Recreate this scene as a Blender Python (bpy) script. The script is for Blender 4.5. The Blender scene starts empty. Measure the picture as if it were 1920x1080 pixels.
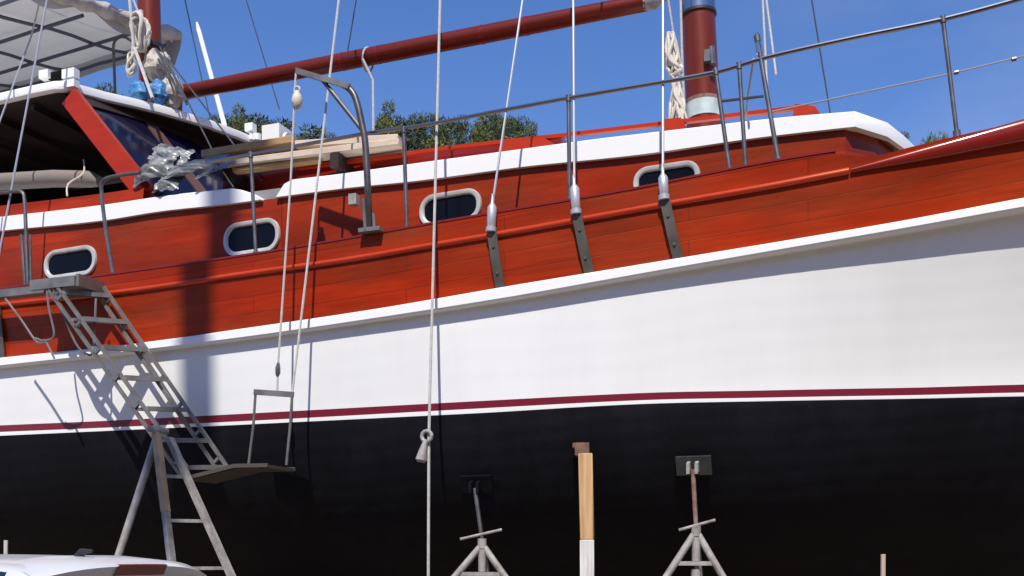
import bpy, bmesh, math, random
from mathutils import Vector, Matrix
R = math.radians
random.seed(7)
sc = bpy.context.scene
COL = sc.collection

# ------------------------------------------------------------------ camera
F = 2000.0; CX = 960.0; HOR = 1040.0; EYE = 1.6
cam = bpy.data.cameras.new('camera'); camo = bpy.data.objects.new('camera', cam); COL.objects.link(camo)
camo.location = (0, 0, EYE); camo.rotation_euler = (R(90), 0, 0)
cam.sensor_width = 36; cam.lens = F / 1920 * 36; cam.shift_y = (HOR - 540) / 1920
cam.clip_end = 3000; cam.clip_start = 0.05
sc.camera = camo

# boat frame: u along the keel towards the bow, v towards the near side, z up
TH = R(20.0)
AX, AY = math.cos(TH), -math.sin(TH)
NX, NY = -math.sin(TH), -math.cos(TH)
C0X, C0Y = -1.71, 12.56
def P(u, v, z): return Vector((C0X + u*AX + v*NX, C0Y + u*AY + v*NY, z))
DU = Vector((AX, AY, 0)); DV = Vector((NX, NY, 0)); DZ = Vector((0, 0, 1))
def uat(px, v):
    k = (px - CX) / F
    return (k*(C0Y + v*NY) - C0X - v*NX) / (AX - k*AY)
def uvz(px, py, v):
    u = uat(px, v); Y = C0Y + u*AY + v*NY
    return u, v, EYE + (HOR - py) / F * Y
def at(px, py, v): return P(*uvz(px, py, v))
def free(px, py, Y): return Vector(((px-CX)/F*Y, Y, EYE + (HOR-py)/F*Y))
def ucurve(px, b, lo=-9.0, hi=9.6):
    k = (px - CX) / F
    def g(u):
        v = b(u); return (C0X + u*AX + v*NX) - k*(C0Y + u*AY + v*NY)
    for _ in range(50):
        m = (lo + hi) / 2
        if g(m) < 0: lo = m
        else: hi = m
    return (lo + hi) / 2
def on(px, py, b):
    u = ucurve(px, b); v = b(u)
    return u, v, EYE + (HOR - py) / F * (C0Y + u*AY + v*NY)
def pix(p): return (CX + F*p.x/p.y, HOR - F*(p.z-EYE)/p.y)

class Curve:
    """smooth monotone-ish interpolation with linear ends"""
    def __init__(s, pts):
        pts = sorted(pts); s.x = [p[0] for p in pts]; s.y = [p[1] for p in pts]
        n = len(pts); d = [(s.y[i+1]-s.y[i])/(s.x[i+1]-s.x[i]) for i in range(n-1)]
        s.m = [d[0]] + [0 if d[i-1]*d[i] <= 0 else 2*d[i-1]*d[i]/(d[i-1]+d[i]) for i in range(1, n-1)] + [d[-1]]
    def __call__(s, x):
        X, Y, M = s.x, s.y, s.m
        if x <= X[0]: return Y[0] + M[0]*(x-X[0])
        if x >= X[-1]: return Y[-1] + M[-1]*(x-X[-1])
        i = 0
        while x > X[i+1]: i += 1
        h = X[i+1]-X[i]; t = (x-X[i])/h
        return ((2*t**3-3*t*t+1)*Y[i] + (t**3-2*t*t+t)*h*M[i] + (-2*t**3+3*t*t)*Y[i+1] + (t**3-t*t)*h*M[i+1])

def zcurve(tab, b, extra=()):
    return Curve([(lambda q: (q[0], q[2]))(on(x, y, b)) for x, y in tab] + list(extra))

# ------------------------------------------------------------------ materials
def mat(name, col, rough=.5, metal=0, spec=.5, coat=0, bump=None, vary=None, alpha=None, emit=None):
    m = bpy.data.materials.new(name); m.use_nodes = True
    nt = m.node_tree; b = nt.nodes['Principled BSDF']
    b.inputs['Base Color'].default_value = (*col, 1); b.inputs['Roughness'].default_value = rough
    b.inputs['Metallic'].default_value = metal; b.inputs['Specular IOR Level'].default_value = spec
    b.inputs['Coat Weight'].default_value = coat; b.inputs['Coat Roughness'].default_value = .12
    if 'varnished' in name: b.inputs['Specular Tint'].default_value = (1, .5, .38, 1); b.inputs['Coat Tint'].default_value = (1, .8, .7, 1)
    tc = nt.nodes.new('ShaderNodeTexCoord')
    def noise(scale, det=4, stretch=(1, 1, 1)):
        mp = nt.nodes.new('ShaderNodeMapping'); mp.inputs['Scale'].default_value = stretch
        nt.links.new(tc.outputs['Object'], mp.inputs['Vector'])
        n = nt.nodes.new('ShaderNodeTexNoise'); n.inputs['Scale'].default_value = scale; n.inputs['Detail'].default_value = det
        nt.links.new(mp.outputs[0], n.inputs['Vector']); return n
    if vary:
        scale, c2, stretch = vary
        n = noise(scale, 6, stretch); rp = nt.nodes.new('ShaderNodeValToRGB')
        rp.color_ramp.elements[0].position = .35; rp.color_ramp.elements[1].position = .7
        rp.color_ramp.elements[0].color = (*col, 1); rp.color_ramp.elements[1].color = (*c2, 1)
        nt.links.new(n.outputs[0], rp.inputs[0]); nt.links.new(rp.outputs[0], b.inputs['Base Color'])
    if bump:
        scale, dist, stretch = bump
        n = noise(scale, 4, stretch); bp = nt.nodes.new('ShaderNodeBump'); bp.inputs['Distance'].default_value = dist
        bp.inputs['Strength'].default_value = 1
        nt.links.new(n.outputs[0], bp.inputs['Height']); nt.links.new(bp.outputs[0], b.inputs['Normal'])
    return m

def plank_mat(name, c1, c2, seam, row=.13, width=3.2, rough=.3, coat=.3):
    m = bpy.data.materials.new(name); m.use_nodes = True
    nt = m.node_tree; b = nt.nodes['Principled BSDF']; L = nt.links.new
    uv = nt.nodes.new('ShaderNodeUVMap'); uv.uv_map = 'UVMap'
    br = nt.nodes.new('ShaderNodeTexBrick'); br.offset = .37; br.squash = 1
    br.inputs['Color1'].default_value = (*c1, 1); br.inputs['Color2'].default_value = (*c2, 1)
    br.inputs['Mortar'].default_value = (*seam, 1); br.inputs['Scale'].default_value = 1
    br.inputs['Mortar Size'].default_value = .0035; br.inputs['Mortar Smooth'].default_value = .6
    br.inputs['Brick Width'].default_value = width; br.inputs['Row Height'].default_value = row
    L(uv.outputs[0], br.inputs['Vector'])
    mp = nt.nodes.new('ShaderNodeMapping'); mp.inputs['Scale'].default_value = (1.6, 22, 1); L(uv.outputs[0], mp.inputs[0])
    n = nt.nodes.new('ShaderNodeTexNoise'); n.inputs['Scale'].default_value = 1.4; n.inputs['Detail'].default_value = 7; n.inputs['Distortion'].default_value = .6
    L(mp.outputs[0], n.inputs[0])
    rp = nt.nodes.new('ShaderNodeMapRange'); rp.inputs[1].default_value = .3; rp.inputs[2].default_value = .75; rp.inputs[3].default_value = .86; rp.inputs[4].default_value = 1.12
    L(n.outputs[0], rp.inputs[0])
    mp2 = nt.nodes.new('ShaderNodeMapping'); mp2.inputs['Scale'].default_value = (.35, 1.8, 1); L(uv.outputs[0], mp2.inputs[0])
    n2 = nt.nodes.new('ShaderNodeTexNoise'); n2.inputs['Scale'].default_value = 2.2; n2.inputs['Detail'].default_value = 4; L(mp2.outputs[0], n2.inputs[0])
    rp2 = nt.nodes.new('ShaderNodeMapRange'); rp2.inputs[1].default_value = .3; rp2.inputs[2].default_value = .7; rp2.inputs[3].default_value = .68; rp2.inputs[4].default_value = 1.2
    L(n2.outputs[0], rp2.inputs[0])
    mu = nt.nodes.new('ShaderNodeMath'); mu.operation = 'MULTIPLY'; L(rp.outputs[0], mu.inputs[0]); L(rp2.outputs[0], mu.inputs[1])
    mx = nt.nodes.new('ShaderNodeMix'); mx.data_type = 'RGBA'; mx.blend_type = 'MULTIPLY'; mx.inputs[0].default_value = 1
    n3 = nt.nodes.new('ShaderNodeTexNoise'); n3.inputs['Scale'].default_value = .9; n3.inputs['Detail'].default_value = 5
    mp3 = nt.nodes.new('ShaderNodeMapping'); mp3.inputs['Scale'].default_value = (.55, 1.5, 1); mp3.inputs['Location'].default_value = (1.7, .4, 0); L(uv.outputs[0], mp3.inputs[0]); L(mp3.outputs[0], n3.inputs[0])
    rp3 = nt.nodes.new('ShaderNodeMapRange'); rp3.inputs[1].default_value = .42; rp3.inputs[2].default_value = .68; rp3.inputs[4].default_value = .9; L(n3.outputs[0], rp3.inputs[0])
    mb = nt.nodes.new('ShaderNodeMix'); mb.data_type = 'RGBA'; L(rp3.outputs[0], mb.inputs[0]); L(br.outputs[0], mb.inputs[6]); mb.inputs[7].default_value = (.22, .036, .011, 1)
    L(mb.outputs[2], mx.inputs[6]); L(mu.outputs[0], mx.inputs[7]); L(mx.outputs[2], b.inputs['Base Color'])
    b.inputs['Roughness'].default_value = rough; b.inputs['Coat Weight'].default_value = coat; b.inputs['Coat Roughness'].default_value = .15
    b.inputs['Specular IOR Level'].default_value = .28; b.inputs['Specular Tint'].default_value = (1, .45, .3, 1)
    bp = nt.nodes.new('ShaderNodeBump'); bp.inputs['Distance'].default_value = .004; bp.inputs['Strength'].default_value = .5
    ad = nt.nodes.new('ShaderNodeMath'); ad.operation = 'SUBTRACT'; L(n2.outputs[0], ad.inputs[0]); L(br.outputs['Fac'], ad.inputs[1])
    L(ad.outputs[0], bp.inputs['Height']); L(bp.outputs[0], b.inputs['Normal'])
    return m

M = {}
M['white'] = mat('white_paint', (.80, .80, .80), .32, bump=(1.3, .01, (1, 1, .4)), vary=(.9, (.74, .74, .735), (1, 1, .35)))
M['roofwhite'] = mat('white_gelcoat', (.82, .82, .81), .3, bump=(3, .002, (1, 1, 1)))
M['black'] = mat('black_antifouling', (.003, .003, .005), .6, spec=.14, bump=(4, .012, (1, 1, 1)), vary=(1.3, (.004, .004, .0065), (1, 1, .5)))
M['stripe'] = mat('maroon_paint', (.16, .009, .024), .35)
M['red'] = plank_mat('varnished_red_planks', (.35, .023, .003), (.245, .017, .0027), (.14, .008, .0015), row=.165, width=2.6, rough=.36, coat=.03)
M['redcab'] = plank_mat('varnished_red_panels', (.345, .025, .004), (.29, .020, .003), (.25, .012, .002), row=.42, width=6, rough=.34, coat=.05)
M['mould'] = mat('varnished_moulding', (.47, .05, .014), .28, coat=.3, vary=(2, (.42, .035, .01), (1, 1, 6)))  # base lightened to carry the sun highlight along the half round
M['redtrim'] = mat('varnished_red_trim', (.40, .028, .005), .34, coat=.08, vary=(2, (.34, .02, .004), (1, 1, 6)))
M['maroon'] = mat('varnished_maroon_cap', (.19, .012, .008), .24, coat=.35, vary=(2, (.19, .012, .008), (1, 1, 5)))
M['spar'] = mat('varnished_spar', (.135, .014, .008), .34, coat=.12, vary=(2.2, (.095, .012, .008), (.5, .5, 5)), bump=(2, .003, (1, 1, 1)))
M['sparv'] = mat('varnished_mast', (.12, .018, .011), .34, coat=.12, vary=(1.5, (.20, .032, .018), (5, 5, .25)), bump=(6, .003, (4, 4, .3)))
M['steel'] = mat('stainless_steel', (.42, .43, .45), .22, metal=1)
M['dullsteel'] = mat('dull_steel', (.20, .20, .21), .42, metal=.8, vary=(9, (.13, .12, .11), (1, 1, 1)))
M['davit'] = mat('dark_steel_pipe', (.075, .072, .075), .4, metal=.6, vary=(9, (.14, .12, .11), (1, 1, 1)))
M['alu'] = mat('worn_aluminium', (.27, .255, .24), .45, metal=.55, vary=(7, (.17, .155, .14), (1, 1, 1)))
M['galv'] = mat('galvanised_steel', (.38, .37, .36), .6, metal=.1, spec=.25, vary=(11, (.21, .18, .16), (1, 1, .6)), bump=(30, .004, (1, 1, 1)))
M['rust'] = mat('rusty_steel', (.16, .07, .05), .8, vary=(14, (.25, .17, .15), (1, 1, 1)))
M['wire'] = mat('rigging_wire', (.46, .46, .48), .4, metal=.5)
M['darkwire'] = mat('dark_rigging_wire', (.06, .07, .10), .5)
M['chain'] = mat('weathered_chainplate', (.12, .105, .085), .5, metal=.4, vary=(6, (.075, .065, .055), (1, 1, 1)))
M['rope'] = mat('cream_rope', (.62, .57, .49), .85, bump=(60, .004, (1, 1, 1)), vary=(12, (.5, .45, .38), (1, 1, 1)))
M['whiterope'] = mat('pale_rope', (.47, .46, .45), .8, vary=(30, (.36, .35, .34), (1, 1, 1)))
M['glass'] = mat('dark_window_glass', (.006, .006, .022), .1, spec=.22)
M['port'] = mat('porthole_glass', (.004, .005, .008), .15, spec=.12)
M['rim'] = mat('pale_metal_rim', (.62, .61, .59), .3, metal=.25, vary=(9, (.50, .48, .45), (1, 1, 1)))
M['canvas'] = mat('grey_awning_canvas', (.50, .49, .48), .9, bump=(3, .03, (1, 1, 1)), vary=(2, (.44, .43, .42), (1, 1, 1)))
def translucent(m, f):
    nt = m.node_tree; b = nt.nodes['Principled BSDF']; out = [n for n in nt.nodes if n.type == 'OUTPUT_MATERIAL'][0]
    t = nt.nodes.new('ShaderNodeBsdfTranslucent'); t.inputs[0].default_value = (.75, .73, .70, 1); mx = nt.nodes.new('ShaderNodeMixShader'); mx.inputs[0].default_value = f
    nt.links.new(b.outputs[0], mx.inputs[1]); nt.links.new(t.outputs[0], mx.inputs[2]); nt.links.new(mx.outputs[0], out.inputs[0])
translucent(M['canvas'], .15)
M['canvasroll'] = mat('beige_canvas', (.50, .46, .40), .9, bump=(7, .03, (1, 1, 1)), vary=(5, (.33, .30, .27), (1, 1, 1)))
M['bluecloth'] = mat('blue_tarpaulin', (.03, .16, .42), .5, bump=(9, .05, (1, 1, 1)), vary=(5, (.08, .30, .52), (1, 1, 1)))
M['plastic'] = mat('crumpled_plastic', (.075, .076, .08), .34, spec=.6, bump=(5, .02, (1, 1, 2)), vary=(5, (.34, .35, .35), (1, 1, 2)))
M['ochre'] = mat('ochre_timber', (.42, .26, .12), .7, vary=(3, (.30, .17, .07), (1, 6, 6)))
M['cream'] = mat('pale_timber', (.60, .49, .38), .75, vary=(3, (.48, .38, .29), (1, 6, 6)))
M['tan'] = mat('tan_timber', (.60, .38, .19), .75, vary=(3, (.36, .20, .085), (9, 9, .5)), bump=(20, .006, (5, 5, .3)))
M['whitetimber'] = mat('whitewashed_timber', (.70, .69, .68), .75, vary=(5, (.46, .44, .42), (6, 6, .6)), bump=(20, .006, (5, 5, .3)))
M['brownblock'] = mat('dark_brown_timber', (.11, .045, .025), .8, vary=(9, (.2, .12, .09), (1, 1, 1)))
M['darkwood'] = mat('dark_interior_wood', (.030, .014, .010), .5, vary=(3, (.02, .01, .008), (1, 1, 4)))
M['teak'] = mat('weathered_teak', (.30, .22, .15), .75)
M['cushion'] = mat('taupe_cushion', (.20, .17, .15), .9)
M['greyfabric'] = mat('grey_fabric', (.22, .21, .22), .9)
M['carglass'] = mat('car_window_glass', (.01, .015, .04), .05, spec=.8)
M['carpaint'] = mat('white_car_paint', (.56, .57, .59), .3, coat=.6)
M['tyre'] = mat('tyre_rubber', (.02, .02, .02), .85)
M['lamp'] = mat('red_lens', (.12, .004, .008), .12, coat=.6)
M['blackplastic'] = mat('black_plastic', (.02, .02, .022), .5)
M['blackbox'] = mat('dark_panel', (.008, .008, .009), .9, spec=.05)
M['padgreen'] = mat('dark_pad', (.018, .024, .022), .6, vary=(9, (.035, .04, .036), (1, 1, 1)))
M['bark'] = mat('pine_bark', (.10, .065, .045), .9, bump=(8, .05, (1, 1, .3)))
def leaf(name, a, b_):
    m = mat(name, a, .75, spec=.2, vary=(1.1, b_, (1, 1, 1))); return m
M['pineA'] = leaf('olive_pine_needles', (.19, .20, .065), (.075, .10, .035))
M['pineB'] = leaf('dark_pine_needles', (.11, .135, .06), (.045, .065, .035))
M['pineC'] = leaf('bright_foliage', (.12, .17, .04), (.07, .11, .03))
M['ground'] = mat('yard_gravel', (.20, .155, .115), .9, bump=(40, .02, (1, 1, 1)), vary=(3, (.25, .20, .15), (1, 1, 1)))
M['conc'] = mat('pole_steel', (.35, .35, .36), .5, metal=.5)

def hull_finish(m, dirt, amt, rowh, dist):
    nt = m.node_tree; L = nt.links.new; b = nt.nodes['Principled BSDF']; tc = nt.nodes.new('ShaderNodeTexCoord')
    src = b.inputs['Base Color'].links[0].from_socket
    mp = nt.nodes.new('ShaderNodeMapping'); mp.inputs['Scale'].default_value = (3.2, 3.2, .35); L(tc.outputs['Object'], mp.inputs[0])
    n = nt.nodes.new('ShaderNodeTexNoise'); n.inputs['Scale'].default_value = 1.7; n.inputs['Detail'].default_value = 8; n.inputs['Roughness'].default_value = .62; L(mp.outputs[0], n.inputs[0])
    n2 = nt.nodes.new('ShaderNodeTexNoise'); n2.inputs['Scale'].default_value = .8; n2.inputs['Detail'].default_value = 6; L(tc.outputs['Object'], n2.inputs[0])
    mu = nt.nodes.new('ShaderNodeMath'); mu.operation = 'MULTIPLY'; L(n.outputs[0], mu.inputs[0]); L(n2.outputs[0], mu.inputs[1])
    rp = nt.nodes.new('ShaderNodeMapRange'); rp.inputs[1].default_value = .22; rp.inputs[2].default_value = .42; rp.inputs[4].default_value = amt; L(mu.outputs[0], rp.inputs[0])
    mx = nt.nodes.new('ShaderNodeMix'); mx.data_type = 'RGBA'; L(rp.outputs[0], mx.inputs[0]); L(src, mx.inputs[6]); mx.inputs[7].default_value = (*dirt, 1); L(mx.outputs[2], b.inputs['Base Color'])
    w = nt.nodes.new('ShaderNodeTexWave'); w.wave_type = 'BANDS'; w.bands_direction = 'Z'; w.inputs['Scale'].default_value = .314/rowh; w.inputs['Distortion'].default_value = 3.5; w.inputs['Detail'].default_value = 2; w.inputs['Detail Scale'].default_value = .35
    mp2 = nt.nodes.new('ShaderNodeMapping'); mp2.inputs['Rotation'].default_value = (0, R(3.0), 0); L(tc.outputs['Object'], mp2.inputs[0]); L(mp2.outputs[0], w.inputs[0])
    old = b.inputs['Normal'].links[0].from_socket
    bp = nt.nodes.new('ShaderNodeBump'); bp.inputs['Distance'].default_value = dist; bp.inputs['Strength'].default_value = 1; L(w.outputs[1], bp.inputs['Height']); L(old, bp.inputs['Normal']); L(bp.outputs[0], b.inputs['Normal'])
    r_ = nt.nodes.new('ShaderNodeMapRange'); r_.inputs[3].default_value = b.inputs['Roughness'].default_value-.08; r_.inputs[4].default_value = b.inputs['Roughness'].default_value+.2; L(n2.outputs[0], r_.inputs[0]); L(r_.outputs[0], b.inputs['Roughness'])
hull_finish(M['white'], (.66, .65, .63), .22, .19, .0005)
hull_finish(M['black'], (.0075, .0075, .013), .8, .16, .002)

# ------------------------------------------------------------------ mesh builder
class MB:
    def __init__(s): s.v = []; s.f = []; s.m = []; s.uv = []
    def face(s, idx, m=0, uv=None): s.f.append(tuple(idx)); s.m.append(m); s.uv.append(uv)
    def poly(s, pts, m=0, uv=None):
        i = len(s.v); s.v += [Vector(p) for p in pts]; s.face(range(i, i+len(pts)), m, uv)
    def grid(s, rows, m=0, uvs=None, cu=False, cv=False, flip=False):
        """rows[i][j]; m int or function(i, j)"""
        i0 = len(s.v); nr, nc = len(rows), len(rows[0])
        for r in rows: s.v += [Vector(p) for p in r]
        for i in range(nr - (0 if cu else 1)):
            for j in range(nc - (0 if cv else 1)):
                q = [(i, j), ((i+1) % nr, j), ((i+1) % nr, (j+1) % nc), (i, (j+1) % nc)]
                if flip: q.reverse()
                s.face([i0 + a*nc + b for a, b in q], m(i, j) if callable(m) else m, [uvs[a][b] for a, b in q] if uvs else None)
    def box(s, c, x, y, z, m=0):
        """centre and three half-extent vectors"""
        c = Vector(c); i = len(s.v)
        for sz in (-1, 1):
            for sy in (-1, 1):
                for sx in (-1, 1): s.v.append(c + x*sx + y*sy + z*sz)
        for q in ((0, 2, 3, 1), (4, 5, 7, 6), (0, 1, 5, 4), (2, 6, 7, 3), (0, 4, 6, 2), (1, 3, 7, 5)): s.face([i+k for k in q], m)
    def bar(s, a, b, w, h, up=None, m=0):
        a = Vector(a); b = Vector(b); d = (b-a)
        up = Vector(up) if up is not None else DZ
        t = d.normalized()
        if abs(t.dot(up)) > .98: up = DV
        sx = t.cross(up).normalized(); sy = sx.cross(t).normalized()
        s.box((a+b)/2, d/2, sx*(w/2), sy*(h/2), m)
    def tube(s, pts, r, n=8, m=0, cap=True):
        pts = [Vector(p) for p in pts]; k = len(pts)
        rs = r if isinstance(r, (list, tuple)) else [r]*k
        t0 = (pts[1]-pts[0]).normalized(); nrm = t0.orthogonal().normalized(); rows = []
        for i in range(k):
            t = (pts[min(i+1, k-1)] - pts[max(i-1, 0)]).normalized()
            nrm = (nrm - t*nrm.dot(t)).normalized(); bi = t.cross(nrm)
            rows.append([pts[i] + (nrm*math.cos(2*math.pi*j/n) + bi*math.sin(2*math.pi*j/n))*rs[i] for j in range(n)])
        i0 = len(s.v); s.grid(rows, m, cv=True)
        if cap:
            s.face([i0+j for j in range(n)][::-1], m); s.face([i0+(k-1)*n+j for j in range(n)], m)
    def sweep(s, path, prof, m=0, uvs=None, cap=True):
        """path of (u, v, z); closed profile of (out, up)"""
        rows = [[P(u, v+o, z+h) for o, h in (prof(i) if callable(prof) else prof)] for i, (u, v, z) in enumerate(path)]
        i0 = len(s.v); s.grid(rows, m, uvs, cv=True); n = len(rows[0])
        if cap:
            s.face([i0+j for j in range(n)][::-1], m); s.face([i0+(len(rows)-1)*n+j for j in range(n)], m)
    def build(s, name, mats, parent=None, smooth=True, ang=40, recalc=True):
        me = bpy.data.meshes.new(name)
        org = parent_org(parent)
        me.from_pydata([tuple(v - org) for v in s.v], [], s.f)
        ml = mats if isinstance(mats, (list, tuple)) else [mats]
        for x in ml: me.materials.append(M[x] if isinstance(x, str) else x)
        for p, k in zip(me.polygons, s.m): p.material_index = k; p.use_smooth = smooth
        if any(u is not None for u in s.uv):
            lay = me.uv_layers.new(name='UVMap')
            for p, u in zip(me.polygons, s.uv):
                if u:
                    for li, c in zip(p.loop_indices, u): lay.data[li].uv = c
        if recalc:
            bm = bmesh.new(); bm.from_mesh(me); bmesh.ops.recalc_face_normals(bm, faces=bm.faces); bm.to_mesh(me); bm.free()
        if smooth: me.set_sharp_from_angle(angle=R(ang))
        o = bpy.data.objects.new(name, me); COL.objects.link(o)
        if parent is not None: o.parent = parent
        else:
            bb = [Vector(c) for c in o.bound_box]
            c = sum(bb, Vector())/8; c.z = min(b.z for b in bb)
            me.transform(Matrix.Translation(-c)); o.location = c
        return o
def parent_org(p):
    o = Vector((0, 0, 0))
    while p is not None: o += Vector(p.location); p = p.parent
    return o
def tag(o, label=None, cat=None, group=None, kind=None):
    if label: o['label'] = label
    if cat: o['category'] = cat
    if group: o['group'] = group
    if kind: o['kind'] = kind
    return o
def thing(name, loc, label, cat, group=None):
    o = bpy.data.objects.new(name, None); COL.objects.link(o); o.location = loc; o.empty_display_size = .3
    return tag(o, label, cat, group)
def arange(a, b, n): return [a + (b-a)*i/(n-1) for i in range(n)]
def smooth_path(pts, n=6):
    """Catmull-Rom through world points"""
    pts = [Vector(p) for p in pts]; out = []
    for i in range(len(pts)-1):
        p0 = pts[max(i-1, 0)]; p1 = pts[i]; p2 = pts[i+1]; p3 = pts[min(i+2, len(pts)-1)]
        for k in range(n):
            t = k/n
            out.append(.5*((2*p1) + (p2-p0)*t + (2*p0-5*p1+4*p2-p3)*t*t + (3*p1-p0-3*p2+p3)*t**3))
    out.append(pts[-1]); return out
def line(a, b, sag=0, n=12):
    a = Vector(a); b = Vector(b)
    return [a + (b-a)*t - DZ*sag*4*t*(1-t) for t in arange(0, 1, n)]

# ------------------------------------------------------------------ hull lines
US = -11.0
def shape(u, E, p, aft=.62):
    if u > 3: return max(0.0, 1 - (max(0, (u-3)/(E-3)))**p)
    if u < -4: return 1 - (1-aft)*((-4-u)/7)**2
    return 1.0
EW, ER, EB = 10.1, 11.5, 12.0
bw = lambda u: 2.30*shape(u, EW, 2.1)
br = lambda u: 2.335*shape(u, ER, 2.5)
bb = lambda u: 2.345*shape(u, EB, 2.55)
gtab = [(0, .03), (.08, .13), (.2, .31), (.35, .55), (.5, .745), (.65, .875), (.8, .955), (.92, .99), (1, 1)]
gcur = Curve(gtab)
def bsub(f):
    E = 8.0 + (EW-8.0)*f
    return lambda u: max(.04, 2.30*gcur(f)*shape(u, E, 2.1 - .5*(1-f)))
aftx = lambda c, dz=0: c
z_wb = zcurve([(0, 817), (240, 806), (480, 795), (860, 776.5), (1200, 757.5), (1440, 752), (1680, 748), (1920, 743)], bw)
z_wt = zcurve([(0, 810), (240, 800), (480, 788.5), (860, 768), (1200, 750.5), (1440, 745.5), (1680, 741.5), (1920, 736)], bw)
z_rt = zcurve([(0, 797.5), (240, 787), (480, 774.5), (860, 754), (1200, 737), (1440, 732), (1680, 727.5), (1920, 721)], bw)
z_rub = zcurve([(0, 673), (120, 661), (265, 645), (475, 616), (700, 583), (960, 539), (1200, 500), (1440, 461), (1680, 421), (1920, 376)], br)
z_rubb = zcurve([(0, 692), (265, 663), (475, 637), (700, 605), (960, 565), (1200, 523), (1440, 482), (1680, 441.5), (1920, 399)], br)
z_mould = zcurve([(0, 572), (190, 552), (480, 511), (640, 489), (800, 462), (960, 435), (1200, 392), (1440, 350), (1580, 323), (1740, 292), (1920, 256)], bb)
z_bul = zcurve([(0, 541), (190, 516), (480, 475), (690, 440), (800, 420), (960, 393), (1185, 354), (1440, 303), (1600, 277)], bb)
z_cap = zcurve([(1640, 292), (1705, 274), (1800, 251), (1920, 224)], bb)
z_capb = zcurve([(1582, 327), (1740, 300), (1920, 266)], bb)
def zk(u): return .5 + (0 if u < 5 else .06*(u-5)**2)
def aftflat(c, u0=-4.5):
    return lambda u: c(u) if u > u0 else c(u0) + (u-u0)*(c(u0+.3)-c(u0))/.3*(.2) + .012*(u0-u)**2
ZWB, ZWT, ZRT, ZRUB, ZRUBB, ZM, ZB = map(aftflat, (z_wb, z_wt, z_rt, z_rub, z_rubb, z_mould, z_bul))
def lev_sub(f):
    b = bsub(f); E = 8.0 + (EW-8.0)*f
    return E, b, (lambda u: zk(u) + (ZWB(u)-zk(u))*f)
def stations(E, n=90):
    # denser in view
    return [US + (E-US)*(t**.9) for t in arange(0, 1, n)]
NS = 96
def row(E, b, z, side=1): return [P(u, side*b(u), z(u)) for u in stations(E, NS)]

boat = thing('sailing_boat', P(0, 0, 0), 'big wooden sailing boat with red varnished bulwark, white topsides and black bottom, propped up ashore', 'sailing boat')

# hull
hull = MB()
levels = []   # (E, b, z, material of strip above)
fs = arange(0, 1, 22)
for i, f in enumerate(fs): levels.append((*lev_sub(f), 0))
levels[-1] = (*levels[-1][:3], 1)
levels.append((EW, lambda u: bw(u)+.0005, ZWT, 2))
levels.append((EW, lambda u: bw(u)+.001, ZRT, 3))
for t in arange(0, 1, 12)[1:]:
    E = EW + (ER-EW)*t
    def bt(u, t=t):
        k = max(0, min(1, (u-.5)/5.5)); g = t*(1.35-.35*t)*(1-k) + (t**1.25)*k
        return bw(u)*(1-g) + br(u)*g
    def ztp(u, t=t): return ZRT(u)*(1-t) + (ZRUB(u)-.02)*t
    levels.append((E, bt, ztp, 3))
for side in (1, -1):
    rows = [row(E, b, z, side) for E, b, z, m in levels]
    hull.grid(rows, lambda i, j: levels[i][3], flip=side < 0)
# transom
tr = [P(US, b(US), z(US)) for E, b, z, m in levels] + [P(US, -b(US), z(US)) for E, b, z, m in levels[::-1]]
hull.poly(tr, 3)
hull.build('hull', ['black', 'roofwhite', 'stripe', 'white'], boat, ang=50)
k = MB(); k.box(P(-1, 0, .38), DU*8.2, DV*.09, DZ*.14); k.build('keel', 'black', boat)

# white rubbing strake
def sty(E): return [u for u in stations(E-.05, NS)]
for side in (1, -1):
    q = MB(); us = sty(ER)
    rows = []
    for u in us:
        zt, zb_ = ZRUB(u), ZRUBB(u); w = .082 + .022*max(0, min(1, (u-1)/5))
        pr = [(-.05, zt), (w-.03, zt), (w-.012, zt-.006), (w, zt-.022), (w, zb_+.02), (w-.012, zb_+.004), (w-.03, zb_), (-.05, zb_)]
        rows.append([P(u, side*(br(u)+o), h) for o, h in pr])
    q.grid(rows, cv=True); q.build('rub_rail', 'roofwhite', boat, ang=35)

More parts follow.
